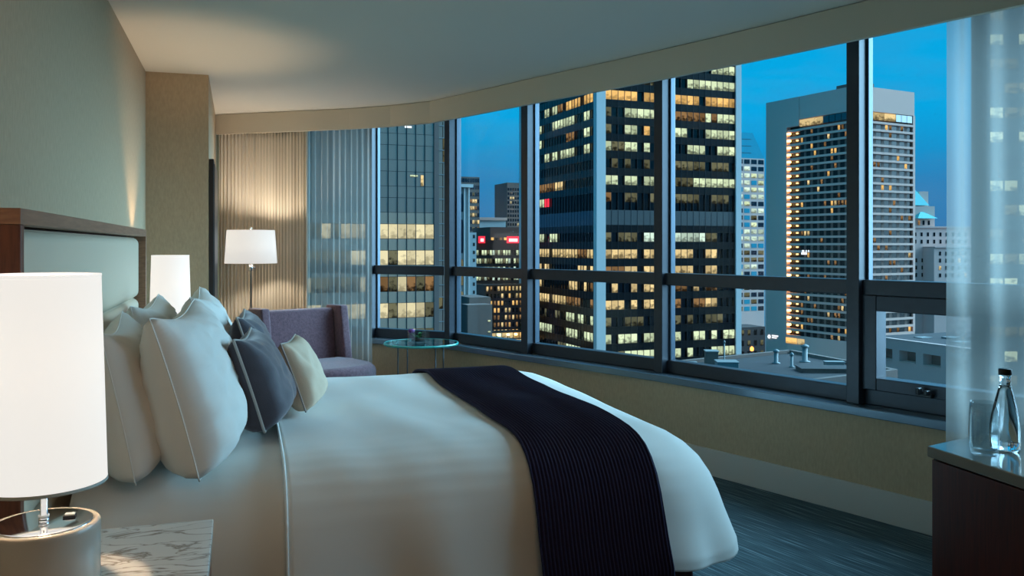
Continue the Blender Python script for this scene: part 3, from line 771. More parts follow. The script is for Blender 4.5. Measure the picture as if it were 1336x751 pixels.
class Face:
    """a vertical facade: s runs along it, z is height above the camera floor, o is distance out of the wall"""
    def __init__(self, root, origin, e, out):
        self.root, self.o, self.e = root, Vector(origin[:2]), e
        n = Vector((-e.y, e.x)); self.n = n if n.dot(out) > 0 else -n
    def box(self, name, s0, s1, z0, z1, o0, o1, mname, parent=None):
        c = self.o + self.e * ((s0 + s1) / 2) + self.n * ((o0 + o1) / 2)
        ob = bpy.data.objects.new(name, unit(mname)); COL.objects.link(ob)
        par = parent or self.root; ob.parent = par
        mw = Matrix(((self.e.x * (s1 - s0), self.n.x * (o1 - o0), 0, c.x), (self.e.y * (s1 - s0), self.n.y * (o1 - o0), 0, c.y), (0, 0, z1 - z0, (z0 + z1) / 2), (0, 0, 0, 1)))
        if par is self.root: base = Matrix.Translation(self.root.location)
        else: base = Matrix.Translation(self.root.location) @ par.matrix_basis if par.parent else par.matrix_basis
        ob.matrix_basis = base.inverted() @ mw
        return ob
    def s(self, px): return hit(px, self.o, self.e)
    def zpx(self, py, px=None):
        s = self.s(px) if px is not None else 0.0
        p = self.o + self.e * s; d = p.x * S_ + p.y * C_
        return EYE + (HORIZON - py) / F_PX * d
TOCAM = Vector((-S_, -C_))
def building(name, label, cat='building', group=None, px=668, d=200):
    p = at(px, HORIZON, d); r = empty(name, (p.x, p.y, GROUND)); tag(r, label, cat, group); return r, p
def quad_body(root, name, f1, L1, f2, L2, z0, z1, mname, inset=.3):
    """core volume spanned by two facades that share a corner"""
    o = f1.o - f1.n * inset - f2.n * inset
    a, b = o + f1.e * (L1 - inset), o + f2.e * (L2 - inset); c = a + f2.e * (L2 - inset)
    me = prism_mesh([(p.x - root.location.x, p.y - root.location.y) for p in (o, a, c, b)], z0 - GROUND, z1 - GROUND)
    return link(name, me, MATS[mname], root)

G1, G2 = head(-21.4), head(68.6)          # the street grid

gp = link('ground', prism_mesh([(-900, 20), (900, 20), (1500, 1800), (-900, 1800)], GROUND - 1, GROUND), M['asphalt'])
tag(gp, 'dark city ground far below the window', 'ground', kind='structure')

# ---------------------------------------------------------------- dark office tower in the middle
def centre_tower():
    root, c = building('office_tower', 'dark glass office tower with pale corner columns in the middle windows', px=785, d=194)
    fr = Face(root, c, G2, TOCAM); lf = Face(root, c, G1, TOCAM)
    if lf.n.dot(G2) > 0: lf.n = -lf.n
    if fr.n.dot(G1) > 0: fr.n = -fr.n
    LR, LL = fr.s(962), lf.s(681)
    dz = 194 / F_PX
    zc = lambda y: EYE + (HORIZON - y) * dz
    top = zc(-20)
    quad_body(root, 'core', fr, LR, lf, LL, GROUND, top, 'glass_dark', .35)
    rows = [(-4 + k, 122.4 + 22.35 * (-4 + k)) for k in range(11)] + [(20 + j, 309 + 22.35 * j) for j in range(10)]
    for f, L in ((fr, LR), (lf, LL)):
        n = max(1, round((L - 1.6) / 1.68)); bw = (L - 1.6) / n
        f.bays = (n, bw)
        for k, y in rows:
            z0, z1 = zc(y + 6.2), zc(y - 6.2)
            f.box('spandrel', .8, L - .8, z1, z1 + 9.9 * dz, -.3, .05, 'spandrel_dark')
        f.box('mechanical_band', .8, L - .8, zc(293), zc(273.5), -.3, .09, 'louvre_grey' if f is fr else 'glass_blue')
        for b in range(n + 1):
            f.box('mullion', .8 + b * bw - .05, .8 + b * bw + .05, GROUND + 20, top, -.25, .12, 'mullion_dark')
    # pale corner columns
    for s0, s1, f, o0, o1 in ((-1.55, .75, fr, -1.0, .55), (LR - .75, LR + .8, fr, -2.0, .55), (LL - .9, LL + .9, lf, -1.6, .5)):
        f.box('corner_column', s0, s1, GROUND, top + 1, o0, o1, 'concrete_pale')
    def put(f, k, x0, x1, kind):
        y = dict(rows)[k]; n, bw = f.bays
        if f is lf: x0, x1 = x1, x0
        b0 = max(0, round((f.s(x0) - .8) / bw)); b1 = min(n, round((f.s(x1) - .8) / bw))
        if b1 <= b0: b1 = b0 + 1
        mm = {'w': 'lit_white', 'y': 'lit_warm', 'o': 'lit_orange', 'd': 'lit_dim', 'e': 'lit_dimwarm', 'c': 'lit_cool', 'r': 'sign_red'}[kind]
        for b in range(b0, min(b1, n)):
            ob = f.box('window', .8 + b * bw + .03, .8 + (b + 1) * bw - .03, zc(y + 5.9), zc(y - 5.9), -.28, -.02, mm)
    FR = {-3: [(880, 905, 'w'), (925, 957, 'w')], -2: [(890, 910, 'd'), (930, 957, 'w')], -1: [(897, 917, 'w'), (920, 932, 'w'), (937, 957, 'w'), (791, 855, 'd')], 0: [(791, 835, 'o'), (838, 855, 'o'), (868, 915, 'o'), (919, 957, 'o')],
          1: [(791, 800, 'd'), (811, 828, 'w'), (835, 855, 'w'), (880, 893, 'e'), (895, 917, 'e'), (920, 925, 'w'), (926, 937, 'e'), (938, 957, 'w')],
          2: [(791, 797, 'd'), (812, 834, 'w'), (836, 850, 'o'), (880, 899, 'w'), (920, 957, 'w')],
          3: [(791, 797, 'w'), (800, 812, 'd'), (818, 832, 'w'), (836, 850, 'w'), (898, 918, 'w'), (932, 943, 'w'), (946, 957, 'w')],
          4: [(800, 810, 'd'), (813, 822, 'd'), (836, 850, 'd'), (880, 917, 'd'), (925, 950, 'd')],
          5: [(792, 803, 'w'), (812, 832, 'w'), (836, 855, 'w'), (880, 905, 'd'), (906, 917, 'w'), (920, 957, 'w')],
          6: [(791, 800, 'e'), (812, 832, 'd'), (850, 857, 'd'), (880, 910, 'd'), (925, 950, 'd')],
          20: [(791, 800, 'd'), (803, 832, 'd'), (836, 855, 'c'), (868, 917, 'c'), (922, 933, 'd')],
          21: [(791, 832, 'y'), (836, 855, 'y'), (870, 880, 'y'), (883, 908, 'y'), (921, 933, 'y')],
          22: [(793, 800, 'e'), (813, 832, 'y'), (836, 855, 'y'), (868, 908, 'y'), (921, 933, 'y'), (801, 812, 'e')],
          23: [(794, 800, 'y'), (820, 832, 'y'), (836, 855, 'y'), (868, 898, 'e'), (905, 912, 'y'), (921, 933, 'e')],
          24: [(791, 812, 'y'), (820, 832, 'y'), (841, 855, 'y'), (868, 890, 'e'), (905, 917, 'e'), (921, 933, 'y')],
          25: [(791, 800, 'd'), (812, 822, 'd'), (826, 840, 'd'), (868, 890, 'd'), (893, 905, 'd'), (921, 945, 'd')],
          26: [(791, 797, 'w'), (805, 832, 'w'), (836, 855, 'w'), (868, 891, 'w'), (906, 917, 'w'), (925, 932, 'w'), (945, 956, 'w')],
          27: [(791, 800, 'w'), (802, 811, 'd'), (812, 818, 'w'), (820, 832, 'w'), (835, 855, 'w'), (868, 891, 'w'), (893, 906, 'w'), (925, 931, 'w'), (938, 957, 'w')],
          28: [(800, 812, 'w'), (820, 832, 'd'), (840, 850, 'w')]}
    LF = {-1: [(735, 748, 'w'), (757, 766, 'w')], 0: [(709, 717, 'w'), (721, 727, 'w'), (728, 736, 'e'), (737, 758, 'o'), (762, 780, 'o')], 1: [(702, 708, 'w'), (720, 727, 'w'), (729, 737, 'w'), (738, 748, 'w'), (760, 771, 'w')],
          2: [(702, 708, 'w'), (760, 771, 'w'), (738, 748, 'e')], 3: [(711, 717, 'w'), (719, 727, 'w'), (730, 737, 'w'), (738, 748, 'w'), (760, 771, 'w'), (775, 780, 'w')],
          5: [(702, 723, 'e'), (724, 736, 'y')], 6: [(703, 711, 'w'), (711, 716, 'r')], 20: [(704, 711, 'w'), (718, 727, 'w'), (777, 781, 'e')],
          21: [(703, 717, 'y'), (719, 737, 'y'), (738, 752, 'y'), (753, 766, 'e'), (767, 780, 'y')], 22: [(703, 707, 'y'), (711, 717, 'y'), (752, 766, 'y'), (770, 780, 'y')],
          23: [(705, 708, 'y'), (742, 754, 'y'), (761, 766, 'y'), (769, 778, 'e')], 24: [(703, 718, 'y'), (719, 737, 'y'), (738, 759, 'e'), (772, 780, 'e')],
          25: [(709, 714, 'd'), (724, 730, 'd'), (738, 748, 'w'), (752, 760, 'w'), (769, 778, 'w')], 26: [(704, 720, 'w'), (740, 755, 'w'), (761, 780, 'w')],
          27: [(727, 737, 'd'), (738, 748, 'w'), (750, 758, 'w'), (763, 780, 'w')]}
    for f, D_ in ((fr, FR), (lf, LF)):
        for k, lst in D_.items():
            for x0, x1, kind in lst: put(f, k, x0, x1, kind)
centre_tower()

# ---------------------------------------------------------------- grey mirrored block on the left
def left_block():
    d0 = 126.0
    root, c = building('office_block', 'grey mirrored office block left of the round table', px=566, d=d0)
    e = -G2; f = Face(root, c, e, TOCAM); g = Face(root, c, G1, G2)
    L = f.s(380); n = round(L / 1.36); bw = L / n; dz = d0 / F_PX
    zc = lambda y: EYE + (HORIZON - y) * dz
    top = zc(90)
    o = f.o - f.n * .3
    me = prism_mesh([(p.x - root.location.x, p.y - root.location.y) for p in (o, o + e * L, o + e * L + G1 * 25, o + G1 * 25)], 0, top - GROUND)
    link('core', me, M['spandrel_dark'], root)
    rows = [(y, k) for k, y in enumerate([100 + 34.6 * i for i in range(13)])]
    pat = {5: 'ewwddwy', 6: 'yyywwww', 7: 'wwdwyww', 8: 'dedyede', 9: 'wwdyyyd', 10: 'ddedwdd', 11: 'wdydwdd', 12: 'ddwyddd'}
    rr = random.Random(2)
    for k in range(13):
        yc = 302 + 33.8 * (k - 6)
        wz0, wz1 = zc(yc + 9.2), zc(yc - 9.2)
        for b in range(n):
            s0, s1 = b * bw + .05, (b + 1) * bw - .05
            kind = 'm'
            if k >= 6:
                p_ = pat.get(k, 'ddddddd'); kind = p_[6 - b] if b < 7 else rr.choice('wydd')
            mm = {'m': 'glass_mirror', 'w': 'lit_bright', 'y': 'lit_bright', 'd': 'lit_dim', 'e': 'lit_dimwarm'}[kind]
            f.box('window', s0, s1, wz0, wz1, -.2, 0, mm)
            f.box('spandrel_panel', s0, s1, wz1 + .06, wz1 + 33.8 * dz - 18.4 * dz - .06, -.2, .03, 'glass_mirror' if k < 6 else 'spandrel_grey')
    for b in range(n + 1):
        f.box('mullion', b * bw - .045, b * bw + .045, GROUND + 10, top, -.2, .08, 'mullion_dark')
    f.box('corner_column', -.75, -.02, GROUND, top, -.6, .15, 'concrete_dark')
    for xa, xb, ya, yb, mm in ((535, 545, 229, 231.5, 'lit_white'), (549, 552.5, 229, 243, 'lit_warm'), (528, 537, 166, 168.5, 'sign_white')):
        f.box('ceiling_light', f.s(xb), f.s(xa), zc(yb), zc(ya), .0, .05, mm)
    # glazed stair bay set back behind the corner
    c2 = at(568, HORIZON, d0 + 9); f2 = Face(root, c2, G2, TOCAM); L2 = f2.s(597)
    q = [c2.xy - f2.n * .3, c2.xy + G2 * L2 - f2.n * .3, c2.xy + G2 * L2 + G1 * 12, c2.xy + G1 * 12]
    link('stair_bay', prism_mesh([(p.x - root.location.x, p.y - root.location.y) for p in q], 0, top - GROUND + 4), M['spandrel_dark'], root)
    d2 = (d0 + 9) / F_PX
    for k in range(24):
        y = 100 + 16 * k
        for j in range(3):
            lit_ = (k, j) in ((5, 1), (6, 1), (18, 0), (21, 1))
            f2.box('window', j * L2 / 3 + .06, (j + 1) * L2 / 3 - .06, EYE + (HORIZON - y - 15) * d2, EYE + (HORIZON - y) * d2, -.2, 0, 'lit_dim' if lit_ else 'glass_mirror')
        f2.box('floor_band', 0, L2, EYE + (HORIZON - y) * d2, EYE + (HORIZON - y + 1) * d2, -.2, .1, 'duct_metal')
left_block()

# ---------------------------------------------------------------- generic gridded building
def gridded(name, label, pxa, pxb, d, ytop, ybot, cols, rows, wall, wfill, patt, deg=68.6, depth=18, rel=(.62, .6), cat='building', seed=0, rim=None, dark='glass_blue', y_first=None):
    """one facade seen from the window between columns pxa..pxb, windows on a cols x rows grid"""
    root, c = building(name, label, cat, px=pxa, d=d)
    e = head(deg); f = Face(root, c, e, TOCAM); L = f.s(pxb); dz = d / F_PX
    zt = EYE + (HORIZON - ytop) * dz
    back = head(deg - 90)
    if back.dot(TOCAM) > 0: back = -back
    q = [c.xy - f.n * .3, c.xy + e * L - f.n * .3, c.xy + e * L + back * depth, c.xy + back * depth]
    link('wall', prism_mesh([(p.x - root.location.x, p.y - root.location.y) for p in q], 0, zt - GROUND), M[wall], root)
    if rim: f.box('roof_rim', -.4, L + .4, zt, zt + 1.2, -6, .4, rim)
    yf = ytop if y_first is None else y_first
    zf = EYE + (HORIZON - yf) * dz; H_ = (ybot - yf) * dz / rows; Wd = L / cols
    rr = random.Random(seed)
    for j in range(rows):
        for i in range(cols):
            k = patt(i, j, rr)
            if k is None: continue
            z1 = zf - j * H_ - H_ * (1 - rel[1]) / 2; z0 = z1 - H_ * rel[1]
            s0 = i * Wd + Wd * (1 - rel[0]) / 2
            f.box('window', s0, s0 + Wd * rel[0], z0, z1, -.45, -.1 if k != dark else -.12, k) if False else f.box('window', s0, s0 + Wd * rel[0], z0, z1, -.35, -.22, k)
    return root, f, L, zt
def pick(opts): return lambda i, j, r: r.choice(opts)

# between the left block and the tower
gridded('city_tower', 'dark banded office tower with lit floors above the white arcade', 597, 626, 330, 230, 330, 9, 11, 'concrete_dark', None,
        lambda i, j, r: 'glass_blue' if j < 2 else r.choice(['lit_warm', 'lit_warm', 'lit_dim', 'glass_blue', 'lit_dimwarm'] if j in (3, 4, 5, 6, 7, 9) else ['glass_blue', 'lit_dim', 'glass_blue']), rel=(.8, .55), seed=3)
gridded('slim_tower', 'slim blue-grey tower rising left of the dark office tower', 662, 684, 420, 238, 330, 7, 16, 'concrete_dark', None,
        lambda i, j, r: None if j < 1 else ('lit_warm' if (j, i) in ((3, 1), (3, 2), (4, 1), (9, 4), (12, 4)) else 'glass_blue'), rel=(.6, .6), seed=4)
gridded('low_office', 'pale low office roof between the two distant towers', 622, 660, 360, 287, 320, 8, 3, 'concrete_pale', None,
        lambda i, j, r: None if j < 2 else 'glass_blue', seed=5, rim='concrete')
gridded('brick_block', 'dark red brick block above the red roof signs', 640, 690, 285, 296, 330, 9, 3, 'brick_dark', None,
        lambda i, j, r: None if j == 0 else r.choice(['lit_orange', 'glass_dark', 'lit_dimwarm', 'glass_dark']), seed=6)
rt, ff, LL_, zt_ = gridded('shopping_block', 'office block with red roof signs and greenish lit floors', 618, 694, 240, 313, 390, 22, 7, 'brick_brown', None,
        lambda i, j, r: None if j == 0 else r.choice(['lit_white', 'lit_white', 'lit_cool', 'glass_dark', 'lit_dim'] if j in (1, 2, 3, 4) else ['glass_dark', 'lit_dim', 'lit_dimwarm', 'glass_dark']), rel=(.72, .6), seed=7)
for xa, xb in ((624, 632), (661, 676)):
    sg = ff.box('roof_sign', ff.s(xa), ff.s(xb), EYE + (HORIZON - 317) * 240 / F_PX, EYE + (HORIZON - 308) * 240 / F_PX, .1, .6, 'sign_red')
    ff.box('sign_letters', ff.s(xa + 2), ff.s(xb - 2), EYE + (HORIZON - 315) * 240 / F_PX, EYE + (HORIZON - 311) * 240 / F_PX, .6, .75, 'sign_white')
rt, ff, LL_, zt_ = gridded('brick_hotel', 'older brown brick building with a grid of amber windows', 634, 696, 225, 372, 448, 13, 8, 'brick_brown', None,
        lambda i, j, r: r.choice(['lit_orange', 'lit_warm', 'lit_dimwarm', 'glass_dark']) if j < 7 else r.choice(['lit_orange', 'lit_warm']), rel=(.5, .62), seed=8, depth=8)
rt, ff, LL_, zt_ = gridded('street_shops', 'brightly lit street level shop fronts at the foot of the brick building', 640, 700, 212, 434, 452, 8, 2, 'brick_brown', None,
        lambda i, j, r: r.choice(['lit_orange', 'lit_warm', 'lit_white']), rel=(.85, .8), seed=9, depth=5)
for px_ in (650, 662, 672):
    b = ff.box('shop_lamp', ff.s(px_) - .3, ff.s(px_) + .3, EYE + (HORIZON - 438) * 212 / F_PX, EYE + (HORIZON - 435.5) * 212 / F_PX, .2, .8, 'lamp_amber')
# pale arcade tower: slim white building with arched recesses
def arcade():
    d = 170
    root, c = building('arcade_building', 'slim pale building with tall arched recesses beside the left mullion', px=596, d=d)
    f = Face(root, c, G2, TOCAM); L = f.s(613); dz = d / F_PX; zc = lambda y: EYE + (HORIZON - y) * dz
    q = [c.xy - f.n * .5, c.xy + G2 * L - f.n * .5, c.xy + G2 * L + G1 * 9, c.xy + G1 * 9]
    link('wall', prism_mesh([(p.x - root.location.x, p.y - root.location.y) for p in q], 0, zc(244) - GROUND), M['concrete_pale'], root)
    f.box('cornice', -.3, L + .5, zc(244), zc(240), -3, .7, 'concrete_pale')
    for ya, yb in ((252, 276), (286, 330), (338, 372), (380, 420), (428, 470)):
        for a, b in ((.24, .50),):
            w = (b - a) * L; s0 = a * L
            pts = [(0, 0), (w, 0), (w, (yb - ya) * dz - w / 2)] + [(w / 2 + w / 2 * math.cos(t * math.pi / 8), (yb - ya) * dz - w / 2 + w / 2 * math.sin(t * math.pi / 8)) for t in range(1, 8)] + [(0, (yb - ya) * dz - w / 2)]
            bm = bmesh.new(); vs = [bm.verts.new((p[0], 0, p[1])) for p in pts]; fc = bm.faces.new(vs)
            g = bmesh.ops.extrude_face_region(bm, geom=[fc]); bmesh.ops.translate(bm, verts=[v for v in g['geom'] if isinstance(v, bmesh.types.BMVert)], vec=(0, .2, 0))
            bmesh.ops.recalc_face_normals(bm, faces=bm.faces[:])
            me = bm_mesh(bm); p0 = f.o + f.e * s0 - f.n * .42
            me.transform(Matrix(((f.e.x, f.n.x, 0, p0.x - root.location.x), (f.e.y, f.n.y, 0, p0.y - root.location.y), (0, 0, 1, zc(yb) - GROUND), (0, 0, 0, 1))))
            link('arched_window', me, M['lit_dim'] if (ya > 300 and a < .3) else M['glass_blue'], root)
    for s in (.0, .54, .88):
        f.box('pilaster', s * L, s * L + .10 * L, GROUND, zc(244), -.6, .1, 'concrete_pale')
arcade()
gridded('white_flats', 'narrow white building with a column of small dark windows', 603, 622, 195, 303, 470, 3, 16, 'concrete_pale', None,
        lambda i, j, r: 'glass_dark' if i in (0, 2) else None, rel=(.4, .42), seed=11)
gridded('plant_block', 'plain grey concrete block below the white flats', 611, 643, 150, 398, 470, 4, 5, 'concrete_dark', None,
        lambda i, j, r: 'lit_white' if i == 3 and j in (1, 2, 3) else None, rel=(.4, .14), seed=12, depth=4)
gridded('plant_room', 'concrete roof plant room set behind the plain grey block', 613, 641, 156, 388, 410, 3, 1, 'concrete_dark', None, lambda i, j, r: None, depth=8, seed=13)

# right of the tower: pale gridded offices with a teal glass pyramid behind
gridded('gridded_offices', 'pale gridded office building right of the dark tower', 952, 998, 300, 205, 408, 5, 22, 'stone_pale', None,
        lambda i, j, r: r.choice(['lit_cool', 'lit_white', 'lit_cool', 'glass_blue', 'teal_glass']) if j not in (0, 8, 13, 14, 18, 19, 20, 21) else r.choice(['teal_glass', 'glass_blue', 'glass_blue', 'lit_dim']), rel=(.76, .62), seed=14)
def pyramid():
    d = 330; root, c = building('glass_pyramid_tower', 'teal glass tower with sloping crown behind the pale gridded offices', px=940, d=d)
    dz = d / F_PX; zc = lambda y: EYE + (HORIZON - y) * dz
    f = Face(root, c, G2, TOCAM); L = f.s(998); a = f.s(975)
    def pr(name, prof, mname, o0, o1):
        bm = bmesh.new(); vs = [bm.verts.new((*((c.xy + G2 * s_ + f.n * o0) - root.location.xy), z - GROUND)) for s_, z in prof]; fc = bm.faces.new(vs)
        g = bmesh.ops.extrude_face_region(bm, geom=[fc]); v3 = f.n * (o1 - o0)
        bmesh.ops.translate(bm, verts=[v for v in g['geom'] if isinstance(v, bmesh.types.BMVert)], vec=(v3.x, v3.y, 0))
        bmesh.ops.recalc_face_normals(bm, faces=bm.faces[:]); link(name, bm_mesh(bm), M[mname], root)
    pr('glass_body', [(0, GROUND), (L, GROUND), (L, zc(206)), (f.s(982), zc(171)), (0, zc(171))], 'teal_glass', -22, 0)
    pr('crown_screen', [(0, zc(170.5)), (f.s(981.5), zc(170.5)), (a, zc(153)), (0, zc(153))], 'mullion_dark', -18, -17.4)
    for k in range(9):
        f.box('crown_post', f.s(944 + k * 4) - .15, f.s(944 + k * 4) + .15, zc(171), zc(153.5), -17.3, -16.9, 'teal_glass')
    for k in range(4):
        f.box('floor_joint', .2, f.s(980), zc(180 + 9 * k), zc(179.4 + 9 * k), -.1, .06, 'mullion_dark')
pyramid()
gridded('gabled_annex', 'dark gabled brick annex below the pale gridded offices', 948, 999, 280, 428, 470, 6, 3, 'brick_brown', None, lambda i, j, r: r.choice(['glass_dark', 'glass_dark', 'lit_dim']), rel=(.4, .5), seed=15, depth=10)
ln = empty('street_lamp', at(981, 470, 262)); ln.location.z = GROUND; tag(ln, 'glowing amber street lamp right of the dark tower foot', 'street lamp')
hz = at(981, 458, 262).z - GROUND
link('post', lathe_mesh([(0, 0), (.25, 0), (.15, hz), (0, hz)], 10), M['mullion_dark'], ln)
link('lantern', lathe_mesh([(0, hz), (.5, hz + .2), (.6, hz + .9), (.3, hz + 1.4), (0, hz + 1.5)], 14), M['lamp_street'], ln, True)
link('lower_lantern', lathe_mesh([(0, hz - 2.2), (.4, hz - 2.0), (.4, hz - 1.4), (0, hz - 1.2)], 14), M['sign_white'], ln, True)

# ---------------------------------------------------------------- concrete hotel tower on the right
def hotel():
    d = 354; root, c = building('hotel_tower', 'concrete hotel tower with banded balconies and amber lights', px=1118, d=d)
    dz = d / F_PX; zc = lambda y: EYE + (HORIZON - y) * dz
    eL, eR = -head(-28.2), head(61.8)
    eL = head(-28.2)
    lf = Face(root, c, eL, TOCAM); rf = Face(root, c, eR, TOCAM)
    if lf.n.dot(eR) > 0: lf.n = -lf.n
    if rf.n.dot(eL) > 0: rf.n = -rf.n
    LL, LR = lf.s(1000), rf.s(1193)
    top = zc(111)
    quad_body(root, 'core', lf, LL, rf, LR, GROUND, top - .5, 'concrete_dark', 2.0)
    # solid stair end, attic and base as concrete
    sB, sA = lf.s(1027), lf.s(1043)
    lf.box('end_wall', sB, LL, GROUND, top, -12, .3, 'concrete')
    lf.box('stair_head', sA, sB, zc(152), top, -12, .3, 'concrete')
    lf.box('attic_wall', 0, sA, zc(143), top, -2.2, 0, 'concrete')
    rf.box('attic_wall', -.0, LR, zc(143), top, -2.2, 0, 'concrete')
    lf.box('base_wall', 0, sB, GROUND, zc(447), -2.2, .2, 'concrete')
    rf.box('base_wall', 0, LR, GROUND, zc(437), -2.2, .2, 'concrete')
    lf.box('corner_pier', -.2, 1.4, zc(447), zc(143), -2.0, .25, 'concrete')
    rf.box('corner_pier', LR - 1.2, LR + .2, zc(437), zc(143), -2.0, .25, 'concrete')
    lf.box('balcony_shaft', sA, sB, zc(447), zc(152), -2.2, -1.9, 'spandrel_dark')
    # top floor windows
    for f, x0, x1, n, litn in ((lf, 1106, 1043, 8, 4), (rf, 1132, 1190, 8, 5)):
        s0, s1 = f.s(x0), f.s(x1); w = (s1 - s0) / n
        for k in range(n):
            on = (k >= n - litn) if f is lf else (k < litn)
            f.box('window', s0 + k * w + .15, s0 + (k + 1) * w - .15, zc(153.5), zc(144), -.4, .05, 'lit_warm' if on else 'glass_blue')
    rr = random.Random(12); ph = 10.05
    for k in range(29):
        y0 = 156 + ph * k
        for f, s0, s1 in ((lf, 1.4, sA), (rf, .3, LR - 1.2)):
            if f is rf and k > 27: continue
            f.box('balcony_slab', s0, s1, zc(y0 + 3.0), zc(y0), -.6, .55, 'concrete')
            f.box('window_band', s0, s1, zc(y0 + ph), zc(y0 + 3.0), -1.9, -.5, 'spandrel_dark')
            n = 16 if f is lf else 14; w = (s1 - s0) / n
            for b in range(n):
                v = rr.random()
                if v < .15:
                    mm = 'lit_orange' if v < .045 else ('lit_warm' if v < .06 else 'lit_dimwarm')
                    f.box('window', s0 + b * w + .15 * w, s0 + (b + 1) * w - .25 * w, zc(y0 + ph - .4), zc(y0 + 3.3), -.7, -.42, mm)
                elif b % 2 == 0:
                    f.box('curtain_bay', s0 + b * w + .1 * w, s0 + b * w + .8 * w, zc(y0 + ph - .2), zc(y0 + 3.2), -.7, -.44, 'concrete_dark')
        # stair balconies with amber lamps
        lf.box('stair_balcony', sA + .2, sB - .2, zc(y0 + 3.4), zc(y0), -1.8, .1, 'concrete')
        lf.box('balcony_light', sB - 1.5, sB - .3, zc(y0 + 6.6), zc(y0 + 4.0), -.9, .5, 'lamp_amber')
        lf.box('balcony_light', sA + 2.0, sA + 2.9, zc(y0 + 6.6), zc(y0 + 4.6), -1.6, -1.0, 'lamp_amber_small')
    # lit lobby terrace at the foot
    for a, b, mm in ((1026, 1040, 'lit_orange'), (1041, 1050, 'lit_warm')):
        lf.box('lobby_window', lf.s(b), lf.s(a), zc(459), zc(451), .2, .4, mm)
    # white sign on the blank wall
    rc = lf.o + lf.e * lf.s(1004.5) + lf.n * .5; rz = lf.zpx(438.8, 1004.5); rr_ = .62
    link('sign_ring', tube_mesh([(rc.x - root.location.x + lf.e.x * rr_ * math.cos(t * math.pi / 10), rc.y - root.location.y + lf.e.y * rr_ * math.cos(t * math.pi / 10), rz - GROUND + rr_ * math.sin(t * math.pi / 10)) for t in range(20)], .3, 6, True), M['sign_white'], root)
    lf.box('wall_sign', lf.s(1016), lf.s(1008), lf.zpx(438.6, 1011), lf.zpx(437, 1011), .3, .5, 'sign_white')
    lf.box('wall_sign', lf.s(1014), lf.s(1008), lf.zpx(441, 1011), lf.zpx(439.6, 1011), .3, .5, 'sign_white')
    lf.box('wall_sign', lf.s(1054), lf.s(1047), lf.zpx(332, 1050), lf.zpx(329, 1050), .6, .8, 'sign_white')
    for q in (1048, 1049.6, 1053, 1056):
        lf.box('wall_sign', lf.s(q + .8), lf.s(q), lf.zpx(328.5, 1050), lf.zpx(326, 1050), .6, .8, 'sign_white')
    lf.box('roof_plant', 3, 14, top, top + 2.2, -14, -4, 'concrete_dark')
hotel()

# ---------------------------------------------------------------- chateau with copper roof
def chateau():
    d = 470; root, c = building('chateau_hotel', 'pale stone chateau with a steep green copper roof at far right', px=1186, d=d)
    dz = d / F_PX; zc = lambda y: EYE + (HORIZON - y) * dz
    e = head(78); f = Face(root, c, e, TOCAM); X = lambda p: f.s(p)
    f.box('main_wall', X(1180), X(1290), GROUND, zc(296), -30, 0, 'stone_pale')
    f.box('upper_wall', X(1180), X(1226), zc(296), zc(268), -24, -4, 'stone_pale')
    f.box('tower_wall', X(1212), X(1224), zc(268), zc(248), -20, -8, 'stone_pale')
    f.box('low_wing', X(1204), X(1290), GROUND, zc(322), 0, 9, 'stone_pale')
    f.box('cornice', X(1180), X(1290), zc(297), zc(295), -1, .8, 'stone_pale')
    f.box('cornice', X(1204), X(1290), zc(323), zc(321.5), 0, 9.8, 'stone_pale')
    def gable(name, x0, x1, y0, apex_x, y1, oc, w):
        a, b, p = X(x0), X(x1), X(apex_x)
        vs = []
        for s_, z, o in ((a, zc(y0), oc), (b, zc(y0), oc), (b, zc(y0), oc - w), (a, zc(y0), oc - w), (p - 1, zc(y1), oc - w / 2), (p + 1, zc(y1), oc - w / 2)):
            q = f.o + f.e * s_ + f.n * o; vs.append((q.x - root.location.x, q.y - root.location.y, z - GROUND))
        me = bpy.data.meshes.new('roof'); me.from_pydata(vs, [], [(0, 1, 5, 4), (1, 2, 5), (2, 3, 4, 5), (3, 0, 4), (3, 2, 1, 0)])
        link(name, me, M['copper_green'], root)
    gable('copper_roof', 1178, 1219, 267, 1192, 221, -4, 20)
    gable('copper_roof', 1196, 1222, 284.5, 1206, 276, 1, 6)
    for j, y in enumerate((303, 312.5, 328, 337, 346.5, 356)):
        for i in range(11):
            px = 1193 + i * 8.2
            if y > 322 and px < 1206 and j < 3: continue
            on = (i + j * 3) % 7 == 0
            px0 = px if y < 322 else px + 1
            f.box('window', X(px0), X(px0 + 2.4), zc(y + 5), zc(y), (0 if y < 322 else 9) - .2 + (-9 if (y > 322 and px0 < 1205) else 0), (0 if y < 322 else 9) + .15 + (-9 if (y > 322 and px0 < 1205) else 0), 'lit_warm' if on and y > 322 else 'glass_dark')
    for px in (1196, 1204, 1210, 1217):
        f.box('window', X(px), X(px + 2.5), zc(293), zc(287), -4.2, -3.85, 'lit_dimwarm' if px in (1204,) else 'glass_dark')
chateau()

